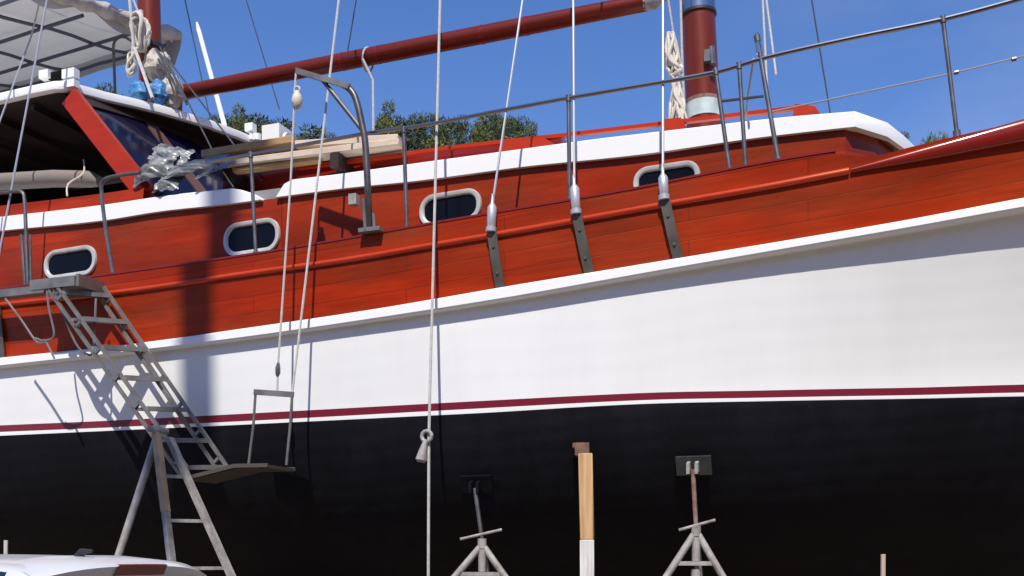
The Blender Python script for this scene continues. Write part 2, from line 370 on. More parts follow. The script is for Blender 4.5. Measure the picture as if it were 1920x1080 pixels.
# red bulwark: planks in metres for the material
UEND = ucurve(1640, bb)
for side in (1, -1):
    q = MB(); us = [u for u in stations(EB-.05, 120)]
    def top(u): return ZB(u) if u < UEND-.35 else (ZB(u)*(1-min(1, (u-UEND+.35)/.35)) + (z_cap(u)-.01)*min(1, (u-UEND+.35)/.35))
    rows = []; uvs = []
    for t in arange(0, 1, 7):
        b = lambda u: br(u)*(1-t) + bb(u)*t
        r = []; ur = []
        for u in us:
            z0, z1 = ZRUB(u)-.015, top(u)
            z = z0 + (z1-z0)*t
            r.append(P(u, side*(br(u)*(1-t)+bb(u)*t), z)); ur.append((u, (z1-z0)*t))
        rows.append(r); uvs.append(ur)
    # cap and inner face
    for off, dz in ((-.07, 0), (-.07, -.45)):
        rows.append([P(u, side*max(0, bb(u)+off), top(u)+dz) for u in us]); uvs.append([(u, 1.2-dz) for u in us])
    q.grid(rows, 0, uvs); bul = q.build('bulwark', 'red', boat, ang=40)
    # half round moulding along the bulwark, growing into the bow cap
    q = MB(); path = [u for u in arange(US+.1, ucurve(1592, bb), 90)]
    q.sweep([(u, side*bb(u), ZM(u)) for u in path], [(side*.030*math.cos(a), .028*math.sin(a)) for a in arange(-math.pi/2, math.pi/2, 7)] + [(-side*.02, .02), (-side*.02, -.02)])
    q.build('half_round_moulding', 'mould', bul)
    # lip on the bulwark top, its dark colour standing in for a shadow gap
    q = MB(); path = [u for u in arange(US+.1, UEND-.3, 90)]
    q.sweep([(u, side*bb(u), ZB(u)) for u in path], [(side*.006, -.008), (side*.006, .010), (-side*.082, .010), (-side*.082, -.008)])
    q.build('capping', 'maroon', bul)
    q = MB(); rows = []
    for u in arange(UEND-.18, EB-.05, 60):
        zt, zb_ = z_cap(u), z_capb(u); k_ = max(0, min(1, (u-UEND+.18)/1.3)); h = (zt-zb_)*(.38+.62*k_**.8); w = .052*(.5+.5*k_)
        b_ = bb(u)
        rows.append([P(u, side*max(0, b_+o), zb_+h*k) for o, k in ((-.1, 1.0), (w*.2, 1.0), (w*.6, .97), (w*.88, .88), (w, .72), (w*1.02, .52), (w*.98, .34), (w*.85, .16), (w*.6, .04), (w*.2, 0), (-.1, 0))])
    i0 = len(q.v); q.grid(rows, cv=True); q.face(list(range(i0, i0+11)))
    q.build('bow_cap_rail', 'maroon', bul, ang=60)

# deck
q = MB(); us = arange(US, 10.5, 60)
q.grid([[P(u, -(bb(u)-.07), ZB(min(u, UEND))-.42+.0), ] + [P(u, t*(bb(u)-.07), ZB(min(u, UEND+2))-.42+.08*(1-t*t)) for t in arange(-.9, .9, 7)] + [P(u, (bb(u)-.07), ZB(min(u, UEND))-.42)] for u in us])
q.build('deck', 'teak', boat)

# ------------------------------------------------------------------ deckhouse
vc = lambda u: bb(u) - .68
zf_t = zcurve([(515, 351), (545, 336.5), (640, 325), (800, 302.5), (960, 281), (1100, 262), (1200, 250), (1320, 236), (1440, 222), (1600, 208)], lambda u: vc(u)+.04)
zf_b = zcurve([(515, 370), (640, 354), (800, 337), (960, 315.5), (1200, 290), (1440, 256), (1600, 238)], lambda u: vc(u)+.04)
za_t = zcurve([(-100, 418), (0, 406), (200, 382.5), (300, 367.5), (440, 352), (500, 347)], lambda u: vc(u)+.04)
za_b = zcurve([(-100, 445), (0, 433), (200, 412.5), (300, 396.5), (440, 381), (500, 373)], lambda u: vc(u)+.04)
UF0 = ucurve(517, lambda u: vc(u)+.04); UF1 = ucurve(1603, lambda u: vc(u)+.04)
UA0 = -7.5; UA1 = ucurve(490, lambda u: vc(u)+.04)
ZD = lambda u: ZB(min(u, UEND))-.45
# nose outline of the forward house (plan): chamfered corner then rounded front
corner = (UF1, vc(UF1))
nose = [(UF1, 1.0), (UF1+.16, .82), (UF1+.30, .6), (UF1+.42, .36), (UF1+.46, 0)]   # (u, fraction of vc(UF1))
def house(name, u0, u1, zt, zb_, nosepts):
    q = MB(); us = arange(u0, u1, 40)
    st = [P(u, vc(u), 0) for u in us]; pr = [P(u, -vc(u), 0) for u in us]
    loop = [(u, vc(u)) for u in us]
    if nosepts: loop += [(a, f*vc(u1)) for a, f in nosepts[1:]] + [(a, -f*vc(u1)) for a, f in nosepts[-2:0:-1]]
    loop += [(u, -vc(u)) for u in us[::-1]]
    rows = []; uvs = []; acc = 0; d = [0]
    for i in range(1, len(loop)): acc += math.hypot(loop[i][0]-loop[i-1][0], loop[i][1]-loop[i-1][1]); d.append(acc)
    for t in arange(0, 1, 4):
        rows.append([P(u, v, ZD(u)*(1-t) + (zb_(min(u, u1))+.01)*t) for u, v in loop])
        uvs.append([(x+3, .16+(zb_(min(u, u1))-ZD(u))*t) for x, (u, v) in zip(d, loop)])
    q.grid(rows, 0, uvs, cv=True)
    return q.build(name, 'redcab', boat, ang=35)
fh = house('forward_deckhouse', UF0+.05, UF1-.08, zf_t, zf_b, nose)
ah = house('aft_deckhouse', UA0, UF0+.045, za_t, za_b, None)
# coachroof = white fascia + cambered top, one closed shell
def coachroof(parent, u0, u1, zt, zb_, nosepts, over=.045, endr=None, startr=None, name='coachroof'):
    q = MB(); us = arange(u0, u1, 60)
    edge = []
    for u in us:
        t_, b_ = zt(u), zb_(u)
        if startr: t_ = b_ + (t_-b_)*min(1, math.sqrt(max(0.0, 1-(1-min(1, (u-u0)/startr))**2))*.92+.08)
        if endr: t_ = b_ + (t_-b_)*min(1, (max(0.0, min(1, (u1-u)/endr)))**.7*.95+.05)
        edge.append((u, vc(u)+over, t_, b_))
    if nosepts:
        e = edge[-1]
        for a, f in nosepts[1:]:
            dz = -.02*(1-f)
            edge.append((a+.10, f*vc(u1), e[2]+dz-.03*(1-f), e[3]+dz+.02*(1-f)))
    half = edge
    other = [(u, -v, t, b) for u, v, t, b in half[::-1] if v > 1e-6]
    full = half + other
    # rows across section: under-lip, bottom edge, top edge, inner top
    def ringz(k):
        out = []
        for u, v, t, b in full:
            c = 1 if v > 0 else -1
            if k == 0: out.append(P(u, v-c*.12 if abs(v) > .12 else 0, b))
            if k == 1: out.append(P(u, v, b))
            if k == 2: out.append(P(u, v, t-.015))
            if k == 3: out.append(P(u, v-c*.015 if abs(v) > .02 else 0, t))
            if k == 4: out.append(P(u, v*.55, t+.10))
            if k == 5: out.append(P(u, v*.02, t+.15))
        return out
    q.grid([ringz(k) for k in range(6)], 0, cv=True)
    return q.build(name, 'roofwhite', parent, ang=40)
coachroof(fh, UF0, UF1, zf_t, zf_b, nose, startr=.18)
coachroof(ah, UA0, UA1, za_t, za_b, None, endr=.32)
# dark shelf band under the fascia, grey end step between the houses
q = MB(); us = arange(UA1-.25, UF0+.12, 8)
q.grid([[P(u, vc(u)-.05, za_b(u)+.0) for u in us], [P(u, vc(u)-.05, za_b(u)+.13) for u in us], [P(u, -vc(u)+.05, za_b(u)+.2) for u in us]])
q.build('step_pad', 'greyfabric', fh)

# low raised trunk on the coachroofs, below boards and grab rail
q = MB(); tk = [uvz(x, y, 1.22) for x, y in ((418, 326), (560, 303), (760, 284), (900, 272), (1052, 258))]
rows = []
for u, v, z in tk: rows.append([P(u, 1.22, z-.55), P(u, 1.22, z), P(u, 1.18, z+.02), P(u, 0, z+.06), P(u, -1.18, z+.02), P(u, -1.22, z), P(u, -1.22, z-.55)])
q.grid(rows); q.poly(rows[0]); q.poly(rows[-1]); q.build('raised_trunk', 'maroon', fh, ang=30)
# portholes
def porthole(px, py, wpx, hpx, slope):
    b = lambda u: vc(u)
    u, v, z = on(px, py, b); Y = C0Y + u*AY + v*NY
    t = (P(u+.2, vc(u+.2), z) - P(u-.2, vc(u-.2), z)).normalized()
    wpm = F/Y
    # length along the side so that the picture width is right
    p2 = P(u+.1, vc(u+.1), z); dpx = (pix(p2)[0]-px)/.1
    W = wpx/dpx/2; H = hpx/wpm/2
    n = Vector((t.y, -t.x, 0)).normalized()
    if n.dot(DV) < 0: n = -n
    t = (t + DZ*slope).normalized()
    c = P(u, v, z)
    def ring(k, off, sx=0):
        out = []; r = H*.92
        w, h = W-k, H-k; r = min(h, r-k)
        for (cx, cz, a0) in ((w-r, h-r, 0), (-(w-r), h-r, 90), (-(w-r), -(h-r), 180), (w-r, -(h-r), 270)):
            for a in arange(a0, a0+90, 8):
                out.append(c + t*(cx + r*math.cos(R(a))) + DZ*(cz + r*math.sin(R(a))) + n*off)
        return out
    q = MB(); q.grid([ring(0, -.02), ring(0, .022), ring(.006, .03), ring(.040, .03), ring(.050, .022), ring(.054, -.02)], cv=True)
    o = q.build('porthole', 'rim', boat, ang=50)
    g = MB(); g.poly(ring(.05, .006)); g.build('glass_pane', 'port', o, smooth=False)
    return o
porthole(133, 493, 97, 56, .03); porthole(473, 446, 105, 64, .03); porthole(845, 391, 116, 62, .035); porthole(1250, 338, 126, 60, .03)

# grab rails on the coachroof
def grab(pts, v, blocks, w=.05, h=.05):
    q = MB(); pp = [at(x, y, v) for x, y in pts]
    for a, b in zip(pp, pp[1:]): q.bar(a, b, w, h)
    o = q.build('grab_rail', 'redtrim', boat)
    for x0, x1, y0, y1 in blocks:
        q = MB(); a = at(x0, y0, v); b = at(x1, y1, v); zb = zf_t(uat((x0+x1)/2, v))+.02
        ua, ub = uat(x0, v), uat(x1, v)
        za, zb2 = a.z, b.z
        pro = [(ua, zb), (ua+(ub-ua)*.12, za), (ua+(ub-ua)*.75, zb2), (ub, zb2-.12), (ub, zb)]
        fr = [P(u, v+.05, z) for u, z in pro]; bk = [P(u, v-.05, z) for u, z in pro]
        q.poly(fr); q.poly(bk[::-1]); q.grid([fr, bk], cv=True)
        q.build('rail_block', 'redtrim', o, ang=30)
grab([(560, 315), (690, 299), (860, 276), (1060, 254), (1240, 233), (1350, 220), (1510, 201)], 1.35,
     [(930, 1052, 266, 256), (1238, 1292, 228, 222), (1484, 1545, 199, 201)], .05, .035)

# ------------------------------------------------------------------ wheelhouse
wh = MB()
VW = 1.50
SILL = lambda u: za_t(u)+.16
uA = uat(262, VW)                    # foot of the corner pillar
for side in (1, -1):                 # red sill boards over the white coaming
    us = arange(-7.4, uA+.15, 14)
    wh.grid([[P(u, side*(vc(u)-.03), za_t(u)-.02) for u in us], [P(u, side*(vc(u)-.05), SILL(u)) for u in us], [P(u, side*(vc(u)-.14), SILL(u)) for u in us], [P(u, side*(vc(u)-.14), za_t(u)-.5) for u in us]],
            0, [[(u, k*.2) for u in us] for k in range(4)])
whouse = wh.build('wheelhouse', 'redcab', boat)
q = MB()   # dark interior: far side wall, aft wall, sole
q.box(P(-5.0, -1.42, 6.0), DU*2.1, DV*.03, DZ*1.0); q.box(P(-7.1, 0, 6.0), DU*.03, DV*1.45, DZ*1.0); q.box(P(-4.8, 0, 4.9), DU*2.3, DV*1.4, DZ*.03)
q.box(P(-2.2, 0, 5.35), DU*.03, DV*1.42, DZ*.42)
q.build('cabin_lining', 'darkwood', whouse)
# roof: near edge from picture, rounded front edge
edge = []
for x, y, v in ((-420, 242, 1.6), (-250, 216, 1.6), (-100, 190, 1.6), (0, 173, 1.6), (60, 159, 1.6), (100, 151, 1.57)): edge.append(uvz(x, y, v))
for x, y, v in ((122, 151, 1.5), (150, 158, 1.3), (200, 171.5, 1.0), (250, 183, .7), (300, 195.5, .4), (350, 210, .05), (400, 226, -.35), (450, 245, -.8), (490, 262, -1.2), (500, 275, -1.45)): edge.append(uvz(x, y, v))
port_back = [(edge[-1][0]-.3, -1.6, edge[-1][2]-.1), (-4, -1.6, edge[0][2]+.15), (edge[0][0], -1.6, edge[0][2])]
full = edge + port_back
th = .105
q = MB()
cen = Vector((sum(e[0] for e in full)/len(full), 0, sum(e[2] for e in full)/len(full)))
def rr(scale, dz): return [P(cen.x+(u-cen.x)*scale, v*scale, z+dz) for u, v, z in full]
q.grid([rr(.02, -th+.02), rr(.5, -th+.03), rr(.97, -th), rr(.998, -th+.008), rr(1, -th+.02), rr(1, -.02), rr(.996, -.004), rr(.98, 0), rr(.6, .03), rr(.02, .05)], 0, cv=True)
q.build('roof', 'roofwhite', whouse, ang=50)
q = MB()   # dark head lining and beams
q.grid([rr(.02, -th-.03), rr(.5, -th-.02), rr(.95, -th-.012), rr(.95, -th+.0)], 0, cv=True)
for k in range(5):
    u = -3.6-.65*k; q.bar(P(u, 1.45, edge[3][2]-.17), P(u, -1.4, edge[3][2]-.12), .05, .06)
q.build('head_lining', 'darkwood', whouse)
# corner pillar and windscreen
ptop = Vector(uvz(128, 178, 1.47)); pbot = Vector(uvz(264, 352, 1.5))
def wpt(t, v):    # windscreen point: t 0 bottom, 1 top
    # front plane follows the roof's front edge: forward as it goes to the far side
    f = (1.48-v)/2.9
    u = (pbot.x + .45*math.sin(f*math.pi*.5)) * (1-t) + (ptop.x + .58*f*(1-.1*f))*t
    z = (pbot.y*0 + pbot.z-.10*f*0)*(1-t) + (ptop.z+.16*math.sin(f*math.pi)*.8+.03*f)*t
    return P(u, v, z)
def pillar(v0, v1, name, m='redtrim', d=.07, t0=-.12, t1=1.02):
    q = MB(); fr = [wpt(t0, v0), wpt(t0, v1), wpt(t1, v1), wpt(t1, v0)]
    bk = [p - DU*d for p in fr]
    q.poly(fr); q.poly(bk[::-1]); q.grid([fr, bk], cv=True)
    return q.build(name, m, whouse, ang=30)
q = MB(); t0 = P(*ptop); b0 = P(*pbot)
dirp = (b0-t0).normalized()
t0 += dirp*.03; b0 += dirp*.10
sx = Vector(DV); sy = dirp.cross(sx).normalized()
q.box((t0+b0)/2 - sx*.02, (b0-t0)/2, sx*.045, sy*.115)
q.build('corner_pillar', 'redtrim', whouse, ang=30)
vs = [1.40, .46, .28, -.55, -.63, -1.35]
for a, b in ((0, 1), (2, 3), (4, 5)):
    g = MB(); vv = arange(vs[a], vs[b], 5)
    g.grid([[wpt(-.05, v)-DU*.02 for v in vv], [wpt(1.0, v)-DU*.02 for v in vv]]); g.build('windscreen', 'glass', whouse)
M['brownpost'] = mat('weathered_brown_frame', (.10, .045, .035), .6)
pillar(vs[1], vs[2], 'mullion', 'brownpost'); pillar(vs[3], vs[4], 'mullion', 'brownpost'); pillar(-1.35, -1.45, 'mullion', 'brownpost')
q = MB()
vv = arange(1.45, -1.45, 9); q.grid([[wpt(.93, v)+DU*.01 for v in vv], [wpt(1.05, v)+DU*.01 for v in vv], [wpt(1.05, v)-DU*.06 for v in vv], [wpt(.93, v)-DU*.06 for v in vv]], cu=True); q.build('window_header', 'darkwood', whouse)
q = MB(); q.grid([[wpt(-.05, v)+DU*.02 for v in vv], [P(*(uvz(0, 0, 0)[:0] or (0, 0, 0))) if False else wpt(-.05, v)+DU*.05-DZ*.55 for v in vv]]); q.build('dash_front', 'redtrim', whouse)
# seat cushion inside
q = MB(); q.tube([at(-120, 360, 1.12), at(0, 341, 1.12), at(100, 335, 1.12), at(170, 336, 1.12), at(187, 340, 1.12)], [.10, .10, .10, .095, .06], 12)
q.build('seat_cushion', 'cushion', whouse)
# roof box with dark panel
def bx(x0, x1, y0, y1, v, d):
    a = at(x0, y1, v); b = at(x1, y0, v); q = MB(); c = (a+b)/2
    q.box(c, DU*((b-a).dot(DU)/2), DV*d, DZ*((b.z-a.z)/2)); return q
q = MB()
for x0, x1, y0, y1 in ((78, 144, 150, 176), (78, 95, 132, 150.2), (121, 144, 129, 150.2)):
    k = bx(x0, x1, y0, y1, 1.44, .045); n0 = len(q.v); q.v += k.v; q.f += [tuple(i+n0 for i in f) for f in k.f]; q.m += k.m; q.uv += k.uv
q.build('roof_box', 'roofwhite', whouse, ang=30)
bx(94, 122, 133, 151, 1.41, .03).build('dark_panel', 'blackbox', whouse, ang=30)

# ------------------------------------------------------------------ awning over the aft deck
aw = MB()
ek = [uvz(*e) for e in ((40, -30, 1.75), (150, 6, .9), (240, 40, 0), (328, 66, -1.05))]
cu = Curve([(i, k[0]) for i, k in zip((0, .33, .66, 1), ek)]); cv_ = Curve([(i, k[1]) for i, k in zip((0, .33, .66, 1), ek)]); cz = Curve([(i, k[2]) for i, k in zip((0, .33, .66, 1), ek)])
def S(t, f, dz=0): return P(cu(t)-f, cv_(t)-.10*f, cz(t)-.015*f + .025*math.sin(f*6)*math.sin(t*9) + dz)
aw.grid([[S(t, f) for t in arange(0, 1, 24)] for f in arange(0, 4.8, 30)])
aw.grid([[S(1, f, dz) for f in arange(0, 4.8, 40)] for dz in (0, -.10, -.2)])
aw.grid([[S(t, .0, dz*(1+.6*math.sin(t*13))) + DU*.02 for t in arange(0, 1, 40)] for dz in (0, -.05, -.12)])
awn = aw.build('awning', 'canvas', boat)
q = MB(); q.tube([S(t, -.06, -.01) for t in arange(0, 1, 26)], [.085+.018*math.sin(i*1.7) for i in range(26)], 9); q.build('rolled_front', 'canvasroll', awn)
q = MB(); q.tube([S(1, .02, .02), S(1, .03, -.12), S(1, .10, -.35), S(1, .12, -.5)], [.11, .10, .08, .03], 9); q.build('hanging_corner', 'greyfabric', awn)
q = MB()
for f in (.75, 1.9, 3.05, 4.2): q.tube([S(t, f, -.09) for t in arange(0, 1, 8)], .024, 6)
for t in (.02, .36, .7, .98): q.tube([S(t, f, -.12) for f in arange(.03, 4.7, 8)], .024, 6)
q.build('awning_frame', 'darkwire', awn)
for t, f in ((.0, 4.4), (1, 4.4), (1, .5)):
    q = MB(); a = S(t, f, -.12); q.tube([Vector((a.x, a.y, 5.2)), a], .024, 8); q.build('awning_pole', 'dullsteel', awn)
# arched pole beside the mast
q = MB(); q.tube(smooth_path([at(216, 180, -.5), at(214, 120, -.5), at(213, 85, -.5), at(220, 72, -.5), at(233, 69, -.5), at(245, 76, -.5)], 5), .020, 8); q.build('hoop_pole', 'dullsteel', awn)

# ------------------------------------------------------------------ masts and boom
def mast(px0, py0, px1, py1, r, zbase, ztop, name='mast'):
    a = at(px0, py0, 0); b = at(px1, py1, 0); d = (b-a)/(b.z-a.z)
    A = a + d*(zbase-a.z); B = a + d*(ztop-a.z)
    q = MB(); q.tube([A + (B-A)*t for t in arange(0, 1, 14)], [r*(1-.35*t) for t in arange(0, 1, 14)], 20)
    return q.build(name, 'sparv', boat, ang=60), (lambda z: a + d*(z-a.z))
mm, mmp = mast(1319, 215, 1308, 0, .183, 5.2, 18.5)
mz, mzp = mast(283, 150, 279, 0, .155, 6.6, 15.0)
def ringon(mp, z0, z1, r, m, name, parent, n=20):
    q = MB(); q.tube([mp(z0), mp((z0+z1)/2), mp(z1)], r, n); return q.build(name, m, parent, ang=50)
zpx = lambda py, mp: EYE + (HOR-py)/F*mp(7).y
ringon(mmp, zpx(226, mmp), zpx(196, mmp), .185, mat('worn_pale_wrap', (.46, .56, .57), .7, vary=(8, (.34, .38, .33), (1, 1, 1))), 'mast_collar', mm)
ringon(mmp, zpx(196, mmp), zpx(190, mmp), .188, 'rust', 'mast_band', mm)
ringon(mmp, zpx(27, mmp), zpx(-40, mmp), .182, 'steel', 'mast_band', mm)
ringon(mmp, zpx(31, mmp), zpx(26, mmp), .19, 'blackplastic', 'mast_band', mm)
q = MB()
a = at(1340, 95, .22); q.tube([at(1337, 120, .2), at(1334, 88, .2)], .03, 8); q.box(at(1330, 105, .19), DU*.05, DV*.03, DZ*.06); q.build('mast_cleat', 'dullsteel', mm)
ringon(mzp, zpx(93, mzp), zpx(84, mzp), .165, 'blackplastic', 'mast_band', mz)
# boom
A = at(347, 173, 0); B = at(1212, 5, 0)
q = MB(); q.tube([A + (B-A)*t for t in arange(0, 1, 16)], [.090 + .010*math.sin(t*math.pi) for t in arange(0, 1, 16)], 16)
bm_ = q.build('boom', 'spar', boat, ang=60)
bd = (B-A).normalized()
q = MB(); q.tube([B-bd*.02, B+bd*.10, B+bd*.16, mmp(B.z+.05)-bd*.1], [.092, .08, .035, .03], 12); q.build('gooseneck', 'galv', bm_)
q = MB(); q.tube([A-bd*.09, A+bd*.02], [.075, .098], 12); q.box(A-bd*.1-DZ*.1, bd*.03, DV*.04, DZ*.14); q.build('boom_end_fitting', 'rust', bm_)
for t in (.38, .46, .68, .77):
    q = MB(); c = A+(B-A)*t; q.tube([c-bd*.015, c+bd*.015], .1025, 16); q.build('boom_band', 'maroon', bm_)
# boom sheet loop
q = MB(); c = at(690, 112, 0)
q.tube([c + DV*.13*math.cos(a) + DZ*.13*math.sin(a) + bd*.02*math.sin(a) for a in arange(0, 2*math.pi, 17)], .012, 6)
q.tube([c+DV*.13-DZ*.05, at(699, 150, .1), at(700, 250, .2)], .014, 6)
tag(q.build('hanging_rope', 'whiterope'), 'short pale rope looped round the red boom above the bent davit pipe', 'rope')

# ------------------------------------------------------------------ guard rails
vr = lambda u: bb(u) - .035
def onr(px, py): return P(*on(px, py, vr))
rail = [(385, 305), (470, 290), (560, 273), (690, 250), (800, 234), (930, 209), (1065, 184), (1200, 161), (1340, 136), (1440, 107), (1600, 71), (1770, 36), (1920, -4), (2000, -28)]
q = MB(); q.tube(smooth_path([onr(x, y) for x, y in rail], 4), .0185, 8)
gr = q.build('guard_rail', 'steel', boat)
def stan(x0, y0, x1, y1, r=.018, m='dullsteel', name='stanchion'):
    q = MB(); a = onr(x0, y0); b = onr(x1, y1); d = (b-a).normalized()
    q.tube([a, b + d*.05], r, 8); q.tube([b-d*.02, b+d*.03], r*1.7, 8)
    q.tube([a-d*.025, a+d*.03], r*1.35, 8)
    return q.build(name, m, gr, ang=50)
for s_ in ((470, 290, 480, 476), (757, 243, 763, 428), (1066, 184, 1068, 376), (1342, 134, 1368, 318), (1386, 123, 1398, 312), (1768, 36, 1794, 250), (2010, -30, 2035, 205)): stan(*s_)
stan(1420, 72, 1459, 300, .02)
q = MB(); q.tube([onr(1419, 62), onr(1421, 84)], .014, 8); q.tube([onr(1420, 70), onr(1423, 100)], .022, 8); q.build('rail_fitting', 'steel', gr)
q = MB(); q.tube([onr(1350, 190), onr(1432, 180)], .012, 6); q.build('lower_rail', 'dullsteel', gr)
q = MB(); q.tube(line(onr(1440, 211), onr(1775, 140)) + line(onr(1775, 140), onr(1990, 88))[1:], .0065, 6)
ll = q.build('lifeline', 'wire', gr)
for x, y in ((1793, 136), (1901, 111)):
    q = MB(); q.tube([onr(x-4, y+1), onr(x+4, y-1)], .016, 8); q.build('wire_clamp', 'dullsteel', gr)
# side gate hoops at the left
for pts in ([(262, 324), (235, 327), (205, 333), (193, 340), (190, 356), (197, 420), (212, 512)], [(-40, 366), (0, 362), (30, 359), (42, 361), (46, 375), (49, 440), (53, 540)]):
    q = MB(); q.tube(smooth_path([onr(x, y) for x, y in pts], 4), .020, 8); q.build('gate_hoop', 'dullsteel', gr)
q = MB(); q.tube([onr(40, 440), onr(47, 535)], .018, 8); q.tube([onr(57, 440), onr(58, 535)], .014, 8); q.build('stanchion', 'dullsteel', gr)

# ------------------------------------------------------------------ davit
vd = 2.42
q = MB(); post = [(693, 432), (690, 360), (685, 270), (679, 235), (670, 195), (660, 172), (640, 158), (600, 146), (555, 131)]
pw = smooth_path([at(x, y, vd-.1 if i == 0 else vd) for i, (x, y) in enumerate(post)], 5)
n = len(pw); q.tube(pw, [.031 if i < n*.6 else .031-.009*(i-n*.6)/(n*.4) for i in range(n)], 10)
dv = q.build('davit', 'davit', boat)
q = MB(); q.tube([at(682, 248, vd), at(604, 149, vd)], .02, 8); q.build('brace', 'davit', dv)
q = MB(); q.bar(at(655, 162, vd+.03), at(556, 133, vd+.03), .03, .05); q.build('arm_plate', 'alu', dv)
q = MB(); q.box(at(696, 432, vd-.04), DU*.11, DV*.05, DZ*.018); q.tube([at(681, 372, vd+.03), at(685, 432, vd)], .016, 8); q.tube([at(700, 400, vd-.02), at(702, 432, vd-.02)], .014, 8); q.build('davit_foot', 'alu', dv)
q = MB(); q.box(at(664, 375, vd-.15), DU*.04, DV*.04, DZ*.05); q.build('davit_bracket', 'galv', dv)

# ------------------------------------------------------------------ shrouds, turnbuckles, chainplates
def shroud(top, bot, tb_len, cp_end, v=2.46, vt=2.18, cpw=.088, r=.011):
    a = at(top[0], top[1], vt); ub = ucurve(bot[0], lambda u: bb(u)+.05); b = P(*on(bot[0], bot[1], lambda u: bb(u)+.06))
    far = mmp(17.2)
    q = MB(); q.tube([b, a, far], r, 6); sh = q.build('shroud', 'wire', boat)
    d = (a-b).normalized()
    c1 = P(*on(*tb_len, lambda u: bb(u)+.055))
    q = MB(); dd = (b-c1).normalized(); q.tube([b+dd*.10, b+dd*.02, b], [.012, .015, .03], 10); q.tube([b, b-dd*.02, c1+dd*.03, c1], [.03, .042, .042, .03], 10)
    q.tube([c1+dd*.01, c1-dd*.03], .05, 8)
    q.build('turnbuckle', mat_alu, sh, ang=50)
    # strap following the bulwark
    q = MB(); rows = []
    e = on(cp_end[0], cp_end[1], lambda u: br(u)+.03)
    s0 = on(tb_len[0]+1, tb_len[1]+2, lambda u: bb(u)+.05)
    for t in arange(0, 1, 8):
        u = s0[0] + (e[0]-s0[0])*t; z = s0[2] + (e[2]-s0[2])*t
        bx = bb(u) if t < .15 else bb(u)*(1-.85*t)+br(u)*.85*t
        o1 = .05 if t < .6 else .05-.03*(t-.6)/.4; o1 += .012
        rows.append([P(u-cpw/2, bx+o1-.016, z), P(u-cpw/2, bx+o1, z), P(u+cpw/2, bx+o1, z), P(u+cpw/2, bx+o1-.016, z)])
    i0 = len(q.v); q.grid(rows, cv=True); q.face([i0, i0+1, i0+2, i0+3]); n = len(q.v); q.face([n-4, n-3, n-2, n-1])
    for t in (.3, .75):
        u = s0[0]+(e[0]-s0[0])*t; z = s0[2]+(e[2]-s0[2])*t; bx = bb(u)*(1-.85*t)+br(u)*.85*t
        c = P(u, bx+.06-(0 if t < .6 else .012), z); q.tube([c, c+DV*.012], .014, 8)
    q.build('chainplate', 'chain', sh, ang=30)
mat_alu = mat('turnbuckle_sleeve', (.55, .54, .56), .4, metal=.5)
shroud((980, 0), (923, 385), (921, 428), (938, 540)); shroud((1075, 0), (1077, 350), (1080, 395), (1105, 513), v=2.4); shroud((1243, 0), (1243, 330), (1245, 368), (1272, 488))
# the aftmost one, mostly out of the picture
def aft_shroud():
    b = P(*on(-6, 500, lambda u: bb(u)+.05)); a = at(88, 0, 1.9)
    q = MB(); q.tube([b, a, mzp(14.2)], .011, 6); sh = q.build('shroud', 'wire', boat)
    q = MB(); rows = []
    for x, y in ((-8, 560), (2, 670)):
        u, v, z = on(x, y, lambda u: bb(u)+.03); rows.append([P(u-.045, v-.016, z), P(u-.045, v, z), P(u+.045, v, z), P(u+.045, v-.016, z)])
    q.grid(rows, cv=True); q.build('chainplate', 'chain', sh)
aft_shroud()
q = MB(); q.tube([mzp(13.8), at(58, 70, 1.2), at(0, 226, 1.9), at(-40, 340, 2.1)], .010, 6); q.build('shroud', 'wire', boat)
# thin dark stays in the sky (far side rigging)
for x0, y0, x1, y1, v in ((347, 0, 402, 260, -1.4), (462, 0, 524, 205, -1.6), (668, 0, 652, 96, -.3), (1522, 0, 1557, 215, -1.2)):
    a = at(x0, y0, v*.8); b = at(x1, y1, v); q = MB(); q.tube([b, a, mzp(14) if x0 < 600 else mmp(17.5)], .009, 5); q.build('stay', 'darkwire', boat)
for x0, y0, x1, y1, v, in ((300, 88, 372, 230, .6), (310, 105, 430, 260, .9)):
    q = MB(); q.tube([at(x0, y0, .1), at(x1, y1, v), at(x1+(x1-x0)*.5, y1+(y1-y0)*.5, v+.4)], .010, 6); q.build('stay', 'dullsteel', boat)
# triatic stay between mast heads
q = MB(); q.tube(line(mzp(14.9), mmp(18.3), .1), .01, 5); q.build('stay', 'darkwire', boat)
# white flag staff on the far side, vents on the coachroof
q = MB(); q.tube([at(369, 42, -.9), at(372, 55, -.9), at(421, 235, -.9)], [.012, .030, .034], 8); q.build('flag_staff', 'roofwhite', boat)
q = MB(); q.box(at(519, 258, -.9), DU*.13, DV*.15, DZ*.12); q.tube([at(536, 262, -.85), at(541, 262, -.85)], .09, 12); q.build('deck_vent', 'roofwhite', boat, ang=30)
q = MB(); q.box(at(470, 240, -1.0), DU*.06, DV*.05, DZ*.05); q.tube([at(472, 262, -1), at(472, 240, -1)], .03, 8); q.tube([at(482, 264, -1), at(482, 252, -1)], .06, 10); q.build('deck_vent', 'roofwhite', boat, ang=30)

# ------------------------------------------------------------------ loose ropes and bundles
def rope(pts, r, label, m='whiterope', name='rope', n=1, bundle=None):
    q = MB(); q.tube(pts, r, 6); return tag(q.build(name, m), label, 'rope')
ph0 = at(825, 0, 1.9); ph1 = at(804, 820, 2.95); pg = at(803, 1080, 2.95)
head = lambda t: mzp(14.9) + (mmp(18.3)-mzp(14.9))*t
up = head(.5)
gnd = ph1 + (pg-ph1)*((ph1.z)/(ph1.z-pg.z))
rope([up, ph0, ph1, gnd], .013, 'long pale halyard hanging straight down over the hull with a shackle knotted on it')
